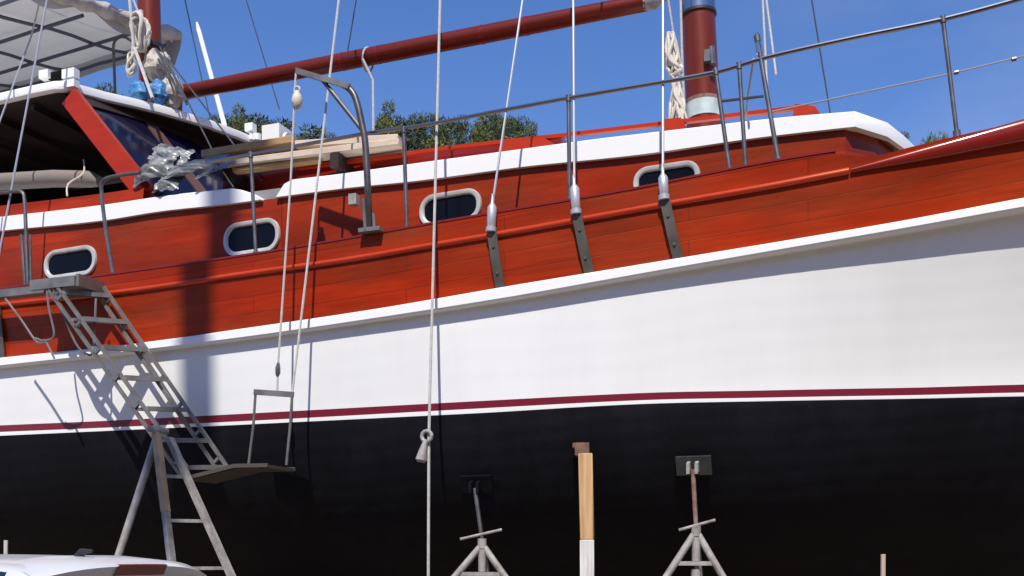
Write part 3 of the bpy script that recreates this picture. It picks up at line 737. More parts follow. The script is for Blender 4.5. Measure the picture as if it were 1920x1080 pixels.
# its snatch block
q = MB(); c = at(800, 818, 2.97); q.tube([c + DU*.045*math.cos(a)+DZ*.045*math.sin(a) for a in arange(0, 6.28, 13)], .017, 8)
q.tube([at(799, 824, 2.98), at(793, 845, 2.98), at(790, 862, 2.98), at(789, 867, 2.98)], [.018, .035, .05, .03], 10)
tag(q.build('rope_shackle', 'galv'), 'grey metal shackle and block hanging from the long halyard before the black bottom', 'shackle')
dtip = at(555, 134, vd)
fr_top = at(520, 735, 2.72)
rope([dtip, at(552, 190, vd+.02), at(545, 340, vd+.08), at(521, 690, 2.70), fr_top], .011, 'pale fall rope from the davit tip down to the hanging ladder frame')
q = MB(); q.tube([at(522, 680, 2.71), at(521, 690, 2.71), at(521, 700, 2.71), at(520, 706, 2.71)], [.012, .024, .024, .012], 8); tag(q.build('snap_hook', 'dullsteel'), 'small dark snap hook on the davit rope just above the ladder frame', 'hook')
r0 = at(635, 0, 2.1); r1 = at(548, 738, 2.72); rope([head(.33), r0, r1], .012, 'slanting pale rope running from the rigging down to the right corner of the ladder frame')
# block on the davit rope
q = MB(); c = at(557, 188, vd+.02); q.tube([c+DZ*.09, c+DZ*.05, c, c-DZ*.06, c-DZ*.085], [.015, .04, .055, .04, .012], 10); q.tube([c+DZ*.10+DU*.03*math.cos(a)+DZ*.03*math.sin(a) for a in arange(0, 6.28, 10)], .01, 6)
tag(q.build('pulley_block', 'rope'), 'cream pulley block hanging under the davit tip', 'pulley')
# halyard pair forward of the main mast
for x0, x1, y1, lab in ((1430, 1440, 200, 'aft one of two pale ropes behind the gate stanchions right of the main mast'), (1437, 1455, 140, 'short pale rope ending in a tail beside the rail fitting')):
    a = at(x0, 0, .9); b = at(x1, y1, 1.2); rope([b, a, mmp(17)+DV*.2], .011, lab)
rope([at(1413, 110, 2.0), at(1402, 180, 1.7), at(1398, 225, 1.6)], .010, 'pale line tied down inside the rail beside the gate stanchions')
a = at(1253, 0, .5); rope([mmp(16)+DV*.2, a, at(1262, 60, .45)], .012, 'pale halyard with cream tail beside the main mast')
a = at(1276, 0, .3); rope([mmp(16.5)+DV*.2, a, at(1279, 120, .3), at(1283, 215, .3)], .014, 'thin pale halyard lying against the main mast')
def bundle(pts, radii, strands, label, name='rope_bundle', m='rope', cat='rope'):
    q = MB(); pp = smooth_path(pts, 5); n = len(pp)
    rr_ = Curve(list(zip(arange(0, 1, len(radii)), radii)))
    for s_ in range(strands):
        ph = s_*2.399; f = math.sqrt((s_+.5)/strands)
        q.tube([p + (DU*math.cos(ph+.8*math.sin(i*.5+s_)) + DV*math.sin(ph+.8*math.sin(i*.5+s_)))*max(.004, rr_(i/(n-1)))*f for i, p in enumerate(pp)], .016, 6)
    return tag(q.build(name, m), label, cat)
bundle([at(1257, 62, .45), at(1260, 110, .45), at(1268, 135, .45), at(1266, 150, .45), at(1270, 190, .45), at(1272, 235, .45)], [.03, .08, .075, .035, .07, .10], 26, 'thick cream rope bundle hanging beside the main mast')
def coil(px, py, v, R0, R1, label, k=7):
    q = MB(); c = at(px, py, v)
    for s_ in range(k):
        a0 = random.uniform(-.25, .25); ra = R0*random.uniform(.75, 1.05); rb = R1*random.uniform(.85, 1.1)
        q.tube([c + DU*(ra*math.cos(a)+.02*math.sin(3*a+s_)) + DZ*(rb*math.sin(a)) + DV*(.02*s_-.06+.05*math.cos(a+s_)) for a in arange(0, 2*math.pi, 22)], .022, 6)
    q.tube([c+DZ*(R1+.08), c+DZ*R1*.6], .03, 8); q.tube([c+DZ*R1*.55-DU*.05, c+DZ*R1*.6+DU*.08], .04, 8)
    return tag(q.build('rope_coil', 'rope'), label, 'rope')
coil(264, 62, .3, .10, .20, 'cream rope coil hanging on the mizzen mast above the wheelhouse')
rope([at(243, 0, .35), at(250, 80, .4), at(246, 140, .45)], .02, 'white rope falling past the rope coil on the mizzen mast')
rope([at(252, 90, .5), at(270, 140, .7), at(286, 185, .9)], .022, 'white line slanting from the mizzen mast down to the wheelhouse roof')
rope([at(250, 0, .3), at(262, 30, .3)], .014, 'thin pale line above the rope coil on the mizzen mast')
bundle([at(248, 100, .5), at(247, 125, .5), at(243, 142, .5)], [.05, .06, .03], 12, 'frayed white rope tail at the left of the mizzen mast')
for s_ in range(2):
    rope(smooth_path([at(292, 92, .3), at(305+6*s_, 115, .35), at(322+8*s_, 150, .4), at(350, 190+6*s_, .6)], 4), .014, ['grey line slanting forward from the mizzen mast over its fittings', 'lower grey line slanting forward below the mizzen mast fittings'][s_], 'dullsteel')
def crumple(c, ex, ey, ez, seed, amp=.35, n=26):
    rnd = random.Random(seed); q = MB(); rows = []
    from mathutils import noise
    for i in range(n):
        th_ = math.pi*i/(n-1); r = []
        for j in range(n):
            ph = 2*math.pi*j/n
            d = Vector((math.sin(th_)*math.cos(ph), math.sin(th_)*math.sin(ph), math.cos(th_)))
            k = 1 + amp*.55*(1-2.4*abs(noise.noise(d*1.7+Vector((seed, 0, 0))))) + amp*.3*(.5-abs(noise.noise(d*3.7+Vector((0, seed, 0)))))
            if d.z < -.3: k *= .8
            r.append(c + (ex*d.x + ey*d.y + ez*d.z)*k)
        rows.append(r)
    q.grid(rows, cv=True); return q
tag(crumple(at(262, 175, .55), DU*.14, DV*.10, DZ*.13, 3).build('blue_cloth', 'bluecloth', ang=25), 'bright blue cloth bundle left of the mizzen mast foot', 'cloth')
tag(crumple(at(296, 178, .35), DU*.115, DV*.10, DZ*.16, 5).build('blue_cloth', 'bluecloth', ang=25), 'deeper blue cloth wrapped round the right of the mizzen mast foot', 'cloth')
tag(crumple(at(297, 130, .1), DU*.14, DV*.16, DZ*.20, 9, .5).build('mast_wrapping', 'canvasroll', ang=25), 'greyish canvas wrapping tied round the mizzen mast above the blue cloth', 'canvas')
tag(crumple(at(322, 178, .2), DU*.12, DV*.12, DZ*.20, 14, .5).build('canvas_roll', 'canvasroll', ang=25), 'beige canvas roll on the roof edge under the boom end', 'canvas')
# plastic sheeting heap and timber on the side deck house
from mathutils import noise as mnoise
def sheet(c, hu, hz, bulge, tilt, seed, amp, n=46):
    q = MB(); rows = []
    for i in range(n):
        s_ = -1+2*i/(n-1); r_ = []
        for j in range(n):
            t_ = -1+2*j/(n-1)
            a_ = s_*.8+t_*.9; b_ = s_*1.1-t_*.7
            rd = 1-2*abs(mnoise.noise(Vector((a_*1.5+seed, b_*.45, seed*.7)))); r2 = 1-2*abs(mnoise.noise(Vector((a_*3.6, b_*.9+seed, seed))))
            e = 1 + .22*mnoise.noise(Vector((s_*2.2, t_*2.2, seed*3.1)))
            r_.append(c + DU*hu*s_*e + DZ*(hz*t_*e + tilt*s_ + amp*.4*r2) + DV*(bulge*(1-s_*s_)*(1-t_*t_*.8) - .10*t_ + amp*rd + amp*.45*r2))
        rows.append(r_)
    q.grid(rows); return q
q = sheet(at(296, 320, 1.50), .25, .16, .14, .05, 1.3, .032)
q2 = sheet(at(368, 318, 1.60), .34, .11, .12, .02, 4.1, .034); q3 = sheet(at(320, 344, 1.62), .17, .12, .08, .0, 7.7, .028, 30); q4 = sheet(at(405, 322, 1.66), .20, .075, .06, .04, 9.4, .028, 34); q5 = sheet(at(322, 292, 1.36), .24, .12, .08, -.07, 12.6, .03, 34)
for a in (q2, q3, q4, q5):
    k0 = len(q.v); q.v += a.v; q.f += [tuple(i+k0 for i in f) for f in a.f]; q.m += a.m; q.uv += a.uv
tag(q.build('plastic_sheeting', 'plastic', ang=55, recalc=False), 'crumpled grey plastic sheeting heaped at the foot of the wheelhouse pillar', 'plastic sheeting')
def board(p0, p1, w, h, m, label):
    q = MB(); a, b = at(*p0), at(*p1); q.bar(a, b, w, h); 
    o = q.build('timber_board', m, ang=30); bv = o.modifiers.new('bevel', 'BEVEL'); bv.width = .008; return tag(o, label, 'board', 'boards laid on the deckhouse')
board((388, 296, 1.42), (560, 268, 1.30), .26, .08, 'ochre', 'ochre wooden board with its end on the plastic sheeting')
board((425, 313, 1.50), (755, 272, 1.38), .22, .07, 'cream', 'long pale wooden board reaching to the davit')
board((560, 276, 1.30), (752, 264, 1.22), .2, .075, 'cream', 'upper pale wooden board behind the davit pipe')
board((440, 322, 1.52), (600, 300, 1.45), .1, .045, 'ochre', 'narrow ochre batten beneath the pale boards')
# trestle under the boards
for x0, y0, lab in ((440, 322, 'aft dark bearer under the stacked boards'), (640, 296, 'forward dark bearer under the stacked boards')):
    q = MB(); a = at(x0, y0, 1.4); q.bar(a+DV*.15-DZ*.07, a-DV*.5-DZ*.07, .1, .14); tag(q.build('bearer', 'darkwood'), lab, 'bearer')
q = MB(); q.tube([at(418, 322, 1.62), at(437, 350, 1.62)], .008, 5); tag(q.build('cord', 'rope'), 'short cord hanging from the boards above the white coaming', 'cord')
q = MB(); q.tube(smooth_path([at(157, 300, 1.1), at(156, 325, 1.2), at(128, 345, 1.35), at(126, 368, 1.5)], 4), .010, 6); tag(q.build('cord', 'rope'), 'thin cord dangling over the wheelhouse sill above the second hoop', 'cord')

# ------------------------------------------------------------------ accommodation ladder
vo, vi = 2.80, 2.47
o0, o1 = at(98, 538, vo), at(348, 888, vo)
i0_, i1_ = at(189, 545, vi), at(421, 884, vi)
M['darkalu'] = mat('dark_aluminium', (.09, .075, .065), .6, metal=.3)  # darker tone than the stairs, for the landing
lad = thing('boarding_stairs', (o1+i1_)/2 - DZ*.1, 'grey aluminium boarding stairs slung along the hull from the deck to a hanging landing', 'stairs')
dO = (o1-o0).normalized(); nO = DV.cross(dO).normalized()
if nO.z < 0: nO = -nO
for a, b in ((o0, o1), (i0_, i1_)):
    q = MB()
    for s_ in (-1, 1): q.bar(a + nO*.05*s_, b + nO*.05*s_, .03, .032, up=nO)
    d = (b-a).normalized(); L_ = (b-a).length
    
    for t in arange(.06, .94, 7): c = a+(b-a)*t; q.bar(c-nO*.05, c+nO*.05, .028, .03, up=DV)
    q.build('stringer', 'alu', lad, ang=30)
for t in (.03, .18, .335, .50, .665, .83, .97):
    q = MB(); a = o0+(o1-o0)*t; b = i0_+(i1_-i0_)*t
    b.z = a.z + (b.z-a.z)*.6
    c = (a+b)/2; hx = (b-a)/2
    q.box(c, hx*.97, DU*.085, DZ*.014); q.box(c+DU*.085, hx*.97, DU*.008, DZ*.022)
    q.build('tread', 'alu', lad, ang=30)
# top platform
zp = at(187, 530, vi).z
q = MB(); ub = uat(186, vi); ua = ub - .56
q.box(P((ua+ub)/2, (vi+vo)/2-.02, zp-.03), DU*((ub-ua)/2), DV*.19, DZ*.02)
q.box(P((ua+ub)/2, vo, zp-.06), DU*((ub-ua)/2), DV*.02, DZ*.05); q.box(P((ua+ub)/2, vi-.03, zp-.06), DU*((ub-ua)/2), DV*.02, DZ*.05)
q.box(P(ub+.015, (vi+vo)/2-.02, zp-.05), DU*.02, DV*.18, DZ*.06)
uc = uat(-140, 2.5); k = MB(); k.box(P((uc+ua)/2, 2.56, zp-.045), DU*((ua-uc)/2-.005), DV*.06, DZ*.04); k.build('side_beam', 'alu', lad, ang=30)
q.build('top_platform', 'alu', lad, ang=30)
# side loops (folded hand rails)
for pts in ([(88, 545), (92, 580), (101, 620), (98, 634), (82, 639), (66, 634)], [(10, 560), (40, 600), (68, 640), (85, 642)], [(86, 640), (96, 660), (102, 672)]):
    q = MB(); q.tube(smooth_path([at(x, y, vo+.05) for x, y in pts], 5), .011, 6); q.build('hand_rail', 'alu', lad)
q = MB(); q.tube(smooth_path([at(100, 540, vo), at(140, 640, vo-.08), at(165, 665, vo-.1), at(175, 650, vo-.12), at(180, 560, vo-.2)], 5), .012, 6); q.build('hand_rail', 'alu', lad)
# hanging frame and landing
q = MB(); vf = 2.72
q.bar(at(477, 735, vf), at(550, 740, vf), .03, .05); q.tube([at(479, 738, vf), at(475, 800, vf), at(466, 872, vf)], .013, 8); q.tube([at(548, 738, vf), at(544, 800, vf), at(537, 872, vf)], .013, 8)
q.build('hanging_frame', 'alu', lad, ang=30)
q = MB(); zl = at(500, 873, vf).z
ul0, ul1 = uat(462, vf), uat(524, vf); um = uat(374, vf); zm = at(374, 897, vf).z
for (ua_, za_, ub_, zb_2) in ((ul0, zl, ul1, zl-.005), (um, zm, ul0, zl)):
    A_ = P(ua_, 2.68, za_-.02); B_ = P(ub_, 2.68, zb_2-.02); q.bar(A_, B_, .42, .03)
    for v_ in (2.91, 2.45): q.bar(P(ua_, v_, za_-.01), P(ub_, v_, zb_2-.01), .02, .035)
q.build('landing', 'darkalu', lad, ang=30)

# ------------------------------------------------------------------ step ladder to the ground
def toground(p, q_): return p + (q_-p)*(p.z/(p.z-q_.z))
vs_ = 3.1
A1 = at(293, 812, vs_); 
f1 = toground(A1, at(322, 1055, vs_+.25)); fB0 = at(318, 822, vs_-.12); fB = toground(fB0, at(433, 1078, vs_-.12)); f3 = toground(at(292, 826, vs_), at(221, 1045, vs_+.35))
sl = thing('step_ladder', (f1+fB+f3)/3, 'grey trestle ladder with a tan painted leg under the boarding stairs', 'ladder')
q = MB(); q.bar(A1 + (f1-A1)*.25, f1, .045, .07, up=DV); q.build('stile', 'galv', sl, ang=30)
q = MB(); q.bar(A1, A1 + (f1-A1)*.27, .052, .075, up=DV); q.build('tan_stile_end', mat('tan_painted_leg', (.50, .36, .20), .6, vary=(6, (.3, .22, .14), (1, 1, 1))), sl, ang=30)
q = MB(); q.bar(fB0, fB, .045, .075, up=DV); q.build('stile', 'galv', sl, ang=30)
q = MB(); q.tube([at(292, 826, vs_), f3], .034, 10); q.build('prop_leg', 'galv', sl)
q = MB(); q.tube([A1+DZ*.03-DV*.15, A1+DZ*.03+DV*.10], .03, 10); q.build('hinge_pin', 'galv', sl)
Lz = lambda a, b, z: a + (b-a)*((a.z-z)/(a.z-b.z))
for py in (893, 977, 1065, 1150, 1235, 1310):
    z = at(330, py, vs_).z; q = MB()
    if z < .1: continue
    q.bar(Lz(A1, f1, z), Lz(fB0, fB, z), .03, .03); q.build('rung', 'galv', sl, ang=30)

# ------------------------------------------------------------------ props: jack stands, shore post, stakes
def hull_hit(px, py):
    best = None
    for i in range(0, 200):
        f = 1 - i/200
        E, b, z = lev_sub(f); u = ucurve(px, b, -9, E-.2); p = P(u, b(u), z(u)); yy = pix(p)[1]
        if yy >= py: return u, b(u), z(u), f
    return u, b(u), z(u), f
def jack(px_pad, py_pad, px_ap, py_ap, half, py_half, label, pad, rodm, handle, tilt):
    u, v, z, f = hull_hit(px_pad, py_pad); H = P(u, v, z)
    E, b1, z1 = lev_sub(f); E2, b2, z2 = lev_sub(min(1, f+.06))
    tang = (P(u, b2(u), z2(u)) - P(u, b1(u), z1(u))).normalized(); nn = DU.cross(tang).normalized()
    if nn.dot(DV) < 0: nn = -nn
    vp = v + .10
    ap = at(px_ap, py_ap, vp); base = Vector((ap.x, ap.y, 0))
    root = thing('jack_stand', base, label, 'jack stand', 'jack stands propping the hull')
    q = MB(); c = H + nn*.03; q.box(c, DU*.15, tang*.082, nn*.016); q.build('pad', pad, root, ang=30)
    q = MB(); c2 = c + nn*.05; q.box(c2+DU*.035, DU*.014, DZ*.045, nn*.04); q.box(c2-DU*.035, DU*.014, DZ*.045, nn*.04); q.build('pad_bracket', pad if pad == 'black' else 'galv', root, ang=30)
    q = MB(); q.tube([c2-DZ*.02, ap+DZ*.02], .020, 10); q.build('screw', rodm, root)
    q = MB(); q.tube([at(handle[0], handle[1], vp+.06), at(handle[2], handle[3], vp-.04)], .013, 8); q.tube([ap+DZ*.03, ap-DZ*.06], .042, 10); q.build('handle_nut', 'galv', root)
    # legs
    hw = half/F*ap.y; drop = ap.z - at(px_ap, py_half, vp).z; k = (ap.z-.02)/drop
    apx = Vector((ap.x, ap.y, ap.z-.05))
    for sx in (-1, 1):
        ft = base + Vector((1, -.15, 0))*sx*hw*k + DV*.35
        q = MB(); q.tube([apx+Vector((.02*sx, 0, 0)), ft], .031, 10); q.tube([ft+DZ*.02, ft-DZ*.0], [.05, .06], 10); q.build('leg', 'galv', root)
    ft = base - DV*.75
    q = MB(); q.tube([apx, ft], .033, 10); q.build('leg', 'galv', root)
    q = MB(); q.tube([apx+DZ*.02, apx-DZ*.22], .036, 12); q.tube([apx-DZ*.29, apx-DZ*.62], .042, 12); q.build('screw_tube', 'galv', root)
    for zz in (apx.z-.24, .35):
        q = MB(); pts = [Lz(apx, base + Vector((1, -.15, 0))*s*hw*k + DV*.35, zz) for s in (-1, 1)]
        q.bar(pts[0], pts[1], .02, .035); q.build('cross_bar', 'galv', root, ang=30)
jack(1302, 869, 1305, 992, 53, 1080, 'grey tripod jack stand with rust brown screw right of the timber post', 'padgreen', 'rust', (1273, 994, 1341, 975), 0)
jack(896, 905, 904, 1016, 50, 1080, 'lower grey tripod jack stand with plain grey screw left of the timber post', 'black', 'dullsteel', (863, 1011, 941, 993), 0)
u, v, z, f = hull_hit(1094, 834); vp = v+.08
a = at(1098, 851, vp); b_ = at(1101, 1012, vp); g = Vector((a.x+.02, a.y, 0))
post_ = thing('timber_post', g, 'tan timber post whitewashed below and capped with a dark block, shoring the hull', 'post')
w = 26/F*a.y/2; Xv = Vector((1, -.12, 0)).normalized(); Yv = Vector((.12, 1, 0)).normalized()
def pbar(p, q_, m, name, ww=w):
    k = MB(); k.bar(p, q_, ww*2, ww*2, up=Yv); o = k.build(name, m, post_, ang=30); bv = o.modifiers.new('bevel', 'BEVEL'); bv.width = .006
pbar(a, b_, 'tan', 'upper_post'); pbar(b_, g, 'whitetimber', 'whitewashed_foot')
q = MB(); q.box(at(1092, 843, vp-.02), Xv*w*1.02, Yv*.07, DZ*.055); q.box(at(1090, 836, vp-.05), Xv*w*1.2, Yv*.08, DZ*.02); q.build('top_block', 'brownblock', post_, ang=30)
for px, py, Y, r, lab, m in ((11, 1013, 8.5, .016, 'thin white stake behind the parked car', 'whitetimber'), (1656, 1039, 8.8, .020, 'thin pinkish stake standing alone at the right', mat('pinkish_stake', (.5, .36, .31), .7))):
    p = free(px, py, Y); q = MB(); q.tube([Vector((p.x-.01, p.y, 0)), p], r, 8); tag(q.build('stake', m), lab, 'stake')
# keel blocks out of sight below
for i, uu in enumerate((-6, -2.5, 1, 4.5)):
    q = MB(); q.box(P(uu, 0, .12), DU*.15, DV*.5, DZ*.12); tag(q.build('keel_block', 'brownblock'), 'dark timber block under the keel', 'block', 'keel blocks')

# ------------------------------------------------------------------ parked car (rear quarter towards us)
def car():
    rear = free(262, 1066, 5.6); rear.z = 0
    yaw = math.radians(151)       # heading, away to the left
    fx = Vector((math.cos(yaw), math.sin(yaw), 0)); lx = Vector((-fx.y, fx.x, 0))
    root = thing('parked_car', rear + fx*2.0, 'white car parked before the boat, its roof and red brake light in view', 'car')
    def C(x, y, z): return rear + fx*(x-.18) + lx*y + DZ*z
    HT = 1.585
    # stations: x, half width sill, belt, roof; z sill, belt, roof
    st = [(.0, .70, .74, .60, .45, .95, .99), (.06, .76, .80, .62, .30, .97, 1.05), (.30, .82, .85, .56, .24, .98, HT-.075), (.42, .83, .86, .57, .24, .98, HT-.03), (.9, .84, .87, .585, .24, .975, HT), (1.6, .84, .87, .59, .24, .96, HT+.005), (2.2, .84, .87, .575, .24, .95, HT-.02),
          (2.5, .84, .87, .56, .24, .945, HT-.09), (3.15, .83, .86, .66, .24, .94, 1.0), (3.7, .80, .83, .62, .26, .86, .90), (4.05, .70, .73, .5, .34, .68, .74), (4.12, .6, .62, .4, .42, .6, .62)]
    def sec(s):
        x, ws, wb, wr, zs, zb_, zr = s; pts = []
        half = [(ws*.9, zs), (ws, zs+.08), (wb, (zs+zb_)/2), (wb-.01, zb_), (wb-.03-(wb-wr)*.45, zb_+(zr-zb_)*.5), (wr+.03, zb_+(zr-zb_)*.945), (wr-.02, zr-.004), (wr*.5, zr+.012)]
        for y, z in half: pts.append(C(x, y, z))
        pts.append(C(x, 0, zr+.018))
        for y, z in half[::-1]: pts.append(C(x, -y, z))
        return pts
    rows = [sec(s) for s in st]
    q = MB(); nj = len(rows[0])
    def isglass(i, j):
        jj = j if j < 8 else nj-2-j
        return (3 <= i <= 6 and jj in (3, 4)) or (i == 7 and jj in (4, 5, 6, 7)) or (i == 1 and jj in (5, 6, 7))
    gl = MB()
    for i in range(len(rows)-1):
        for j in range(nj-1):
            qd = [rows[i][j], rows[i+1][j], rows[i+1][j+1], rows[i][j+1]]
            (gl if isglass(i, j) else q).poly(qd)
    q.poly(rows[0]); q.poly(rows[-1][::-1])
    def weld(o, lv):
        bm = bmesh.new(); bm.from_mesh(o.data); bmesh.ops.remove_doubles(bm, verts=bm.verts, dist=.0005); bmesh.ops.recalc_face_normals(bm, faces=bm.faces); bm.to_mesh(o.data); bm.free()
        m = o.modifiers.new('sub', 'SUBSURF'); m.levels = lv; m.render_levels = lv
        for p in o.data.polygons: p.use_smooth = True
    o = q.build('body', 'carpaint', root); weld(o, 2)
    o = gl.build('windows', 'glass', root); weld(o, 1)
    # spoiler with brake light
    q = MB(); sp = [(.20, HT-.10), (.16, HT-.045), (.24, HT-.012), (.55, HT+.012), (.55, HT-.06)]
    rws = [[C(x + .10*(abs(y)/.56)**3, y, z - .06*(abs(y)/.56)**3) for x, z in sp] for y in arange(-.56, .56, 17)]
    q.grid(rws, cv=True); q.poly(rws[0]); q.poly(rws[-1][::-1]); q.build('spoiler', 'carpaint', root, ang=60)
    for s_ in (-1, 1):
        q = MB(); q.grid([[C(x, s_*y, z - (.02 if x in (.40, 2.15) else 0)) for x in (.40, .7, 1.1, 1.6, 2.15)] for y, z in ((.80, 1.02), (.745, 1.25), (.665, 1.45), (.618, HT-.05))])
        q.build('side_window', 'carglass', root)
    q = MB(); yy = arange(-.16, .16, 5); q.grid([[C(.168, y, HT-.034) for y in yy], [C(.148, y, HT-.040) for y in yy], [C(.176, y, HT-.092) for y in yy], [C(.2, y, HT-.095) for y in yy]]); q.build('brake_light', 'lamp', root)
    q = MB(); q.tube([C(.50, .12, HT), C(.48, .12, HT+.03), C(.40, .12, HT+.035)], [.03, .02, .008], 8); q.build('aerial_base', 'blackplastic', root)
    for s_ in (-1, 1):
        q = MB(); q.box(C(.04, s_*.66, .86), fx*.06, lx*.10, DZ*.14); q.build('tail_lamp', 'lamp', root)
        q = MB(); q.box(C(2.75, s_*.95, 1.0), fx*.05, lx*.09, DZ*.06); q.build('wing_mirror', 'carpaint', root)
        for x in (.72, 3.3):
            q = MB(); c = C(x, s_*.78, .31); q.tube([c-lx*.10, c-lx*.09, c+lx*.09, c+lx*.10], [.26, .31, .31, .26], 24); wo = q.build('wheel', 'tyre', root)
            q = MB(); q.tube([c+lx*s_*.085, c+lx*s_*.105], [.2, .19], 20); q.build('rim', 'dullsteel', wo)
    q = MB(); q.box(C(.0, 0, .48), fx*.07, lx*.72, DZ*.12); q.build('bumper', 'blackplastic', root, ang=30)
car()

# ------------------------------------------------------------------ trees
def crown_mesh(name, seed, m, H, cr, n, conic):
    rnd = random.Random(seed); q = MB()
    clumps = []
    k = int(46 if conic else 60)
    for i in range(k):
        t = (i+.5)/k; z = H*(.30+.70*t)
        rad = cr*((1-t)**(.75 if conic else .42)+.04)
        a = i*2.399+rnd.uniform(-.4, .4); r = rad*rnd.uniform(.25, 1)
        clumps.append((Vector((r*math.cos(a), r*math.sin(a), z + rnd.uniform(-.3, .3))), rnd.uniform(.35, .75)*(.55+.6*(1-t))))
    clumps += [(Vector((0, 0, H*.985)), .24), (Vector((.05, 0, H*.96)), .32), (Vector((-.2, .1, H*.925)), .42), (Vector((.25, -.2, H*.90)), .45), (Vector((.1, .3, H*.87)), .5), (Vector((-.35, -.25, H*.86)), .5)]
    for c, r in clumps:
        for _ in range(int(n*r)):
            d = Vector((rnd.gauss(0, 1), rnd.gauss(0, 1), rnd.gauss(0, .7))); d = d.normalized()*r*rnd.uniform(.25, 1.0)**.6
            p = c + d; s_ = rnd.uniform(.03, .07)
            g = (d.normalized()*.7 + Vector((rnd.uniform(-1, 1), rnd.uniform(-1, 1), rnd.uniform(-.2, 1.2)))).normalized()
            sd = g.orthogonal().normalized(); sd = Matrix.Rotation(rnd.uniform(0, 6.28), 3, g) @ sd
            q.poly([p - sd*s_*.36, p + sd*s_*.36, p + g*s_*2.0])
    me_o = q.build(name, m, None, smooth=False, recalc=False)
    return me_o
protos = {}
def make_tree(kind):
    m, H, cr, n, conic, seed = {'olive': ('pineA', 15, 3.2, 950, True, 3), 'dark': ('pineB', 15, 2.9, 950, True, 11), 'bright': ('pineC', 8, 2.6, 1200, False, 5)}[kind]
    crown = crown_mesh('crown', seed, m, H, cr, n, conic)
    me = crown.data; off = crown.location.copy(); me.transform(Matrix.Translation(off)); bpy.data.objects.remove(crown)
    q = MB(); rnd = random.Random(seed)
    q.tube([Vector((.05*math.sin(i), .05*math.cos(i*1.3), H*.96*i/10)) for i in range(11)], [.24*(1-i/10.6) for i in range(11)], 8)
    for i in range(14):
        z = H*(.3+.05*i); a = i*2.4; L_ = cr*.6*(1-i/15)
        q.tube([Vector((0, 0, z)), Vector((L_*math.cos(a), L_*math.sin(a), z+.25))], [.06, .02], 5)
    t = q.build('trunk', 'bark'); t.data.transform(Matrix.Translation(t.location)); tm = t.data; bpy.data.objects.remove(t)
    return me, tm, H
def tree(kind, px, py, Y, label, rz, sxy=1.0, group='trees behind the boat'):
    if kind not in protos: protos[kind] = make_tree(kind)
    me, tm, H = protos[kind]
    top = free(px, py, Y); s_ = top.z/(H*(1.055 if kind == 'bright' else 1.03))
    name = {'olive': 'pine_tree', 'dark': 'pine_tree', 'bright': 'leafy_tree'}[kind]
    root = thing(name, (top.x, top.y, 0), label, 'tree', group); root.scale = (s_*sxy, s_*sxy, s_); root.rotation_euler.z = rz
    for n_, d in (('crown', me), ('trunk', tm)):
        o = bpy.data.objects.new(n_, d); COL.objects.link(o); o.parent = root
T = [('dark', 430, 206, 37, 'dark pine top touching the foot of the white flag staff', 2.0, 1.3), ('olive', 588, 236, 34, 'bushy olive pine top between the davit rope and the davit pipe', 3.3, 1.5), ('olive', 910, 208, 39, 'tall bushy olive pine top behind the rail left of the first shroud', 5.0, 1.4), ('dark', 752, 206, 34, 'dark bushy pine top beside the tallest pine', 1.5, 1.3), ('olive', 470, 222, 33, 'low olive pine top directly behind the boom end', 5.5, 1.1), ('olive', 515, 236, 38, 'broad olive pine top between the white staff and the davit rope', 1.1, 1.2), ('dark', 568, 240, 39, 'dark pine top beside the davit rope', .5, 1.1), ('olive', 755, 226, 38, 'broad olive pine top left of the long halyard', 2.9, 1.2), ('olive', 830, 222, 34, 'broad olive pine top crossed by the long halyard', 4.0, 1.3), ('olive', 960, 220, 33, 'low olive pine top behind the guard rail right of the first shroud', 2.4, 1.2),
     ('olive', 446, 188, 34, 'olive pine top nearest the white flag staff', .3, .9), ('dark', 492, 205, 36, 'dark pine top above the white deck vents', 1.9, 1.4), ('olive', 540, 224, 35, 'lower olive pine top left of the davit rope', 3.1, 1.5), ('olive', 598, 238, 37, 'lowest olive pine top under the davit brace', 4.4, .9),
     ('olive', 722, 184, 33, 'tallest pine top right of the davit pipe', 5.2, .85), ('dark', 788, 197, 36, 'dark pine top just left of the long halyard', .9, .9), ('dark', 822, 203, 38, 'dark pine top just right of the long halyard', 2.2, .75), ('dark', 862, 207, 36, 'dark spiky pine top midway between halyard and first shroud', 3.6, .9), ('olive', 900, 213, 34, 'olive pine top between the halyard and the first shroud', .2, 1.0), ('dark', 938, 200, 37, 'dark pine top behind the first shroud', 1.2, .85), ('dark', 975, 207, 36, 'dark pine top right of the first shroud', 4.9, .85), ('olive', 1003, 225, 35, 'rightmost pine top of the clump beyond the coachroof', 2.8, .7),
     ('dark', 1683, 231, 40, 'small dark tree tip beyond the sloping front of the coachroof', .8, .6), ('bright', 1763, 240, 34, 'bright green tree top beside the foremost stanchion', 1.4, .5), ('olive', 628, 246, 36, 'low olive pine tip right of the davit post', 2.6, .8), ('dark', 196, 146, 40, 'dark tree between the hoop pole and the white roof box', 3.9, .9), ('dark', 8, 140, 36, 'dark tree below the awning at the left edge', 2.0, 1.1)]
for t in T: tree(*t)

# ------------------------------------------------------------------ ground, lamp pole that shades the hull
q = MB(); q.grid([[Vector((x, y, 0)) for y in (-400, -20, 0, 30, 800)] for x in (-700, -30, 0, 30, 700)])
gnd_o = q.build('ground', 'ground', smooth=False); tag(gnd_o, kind='structure')

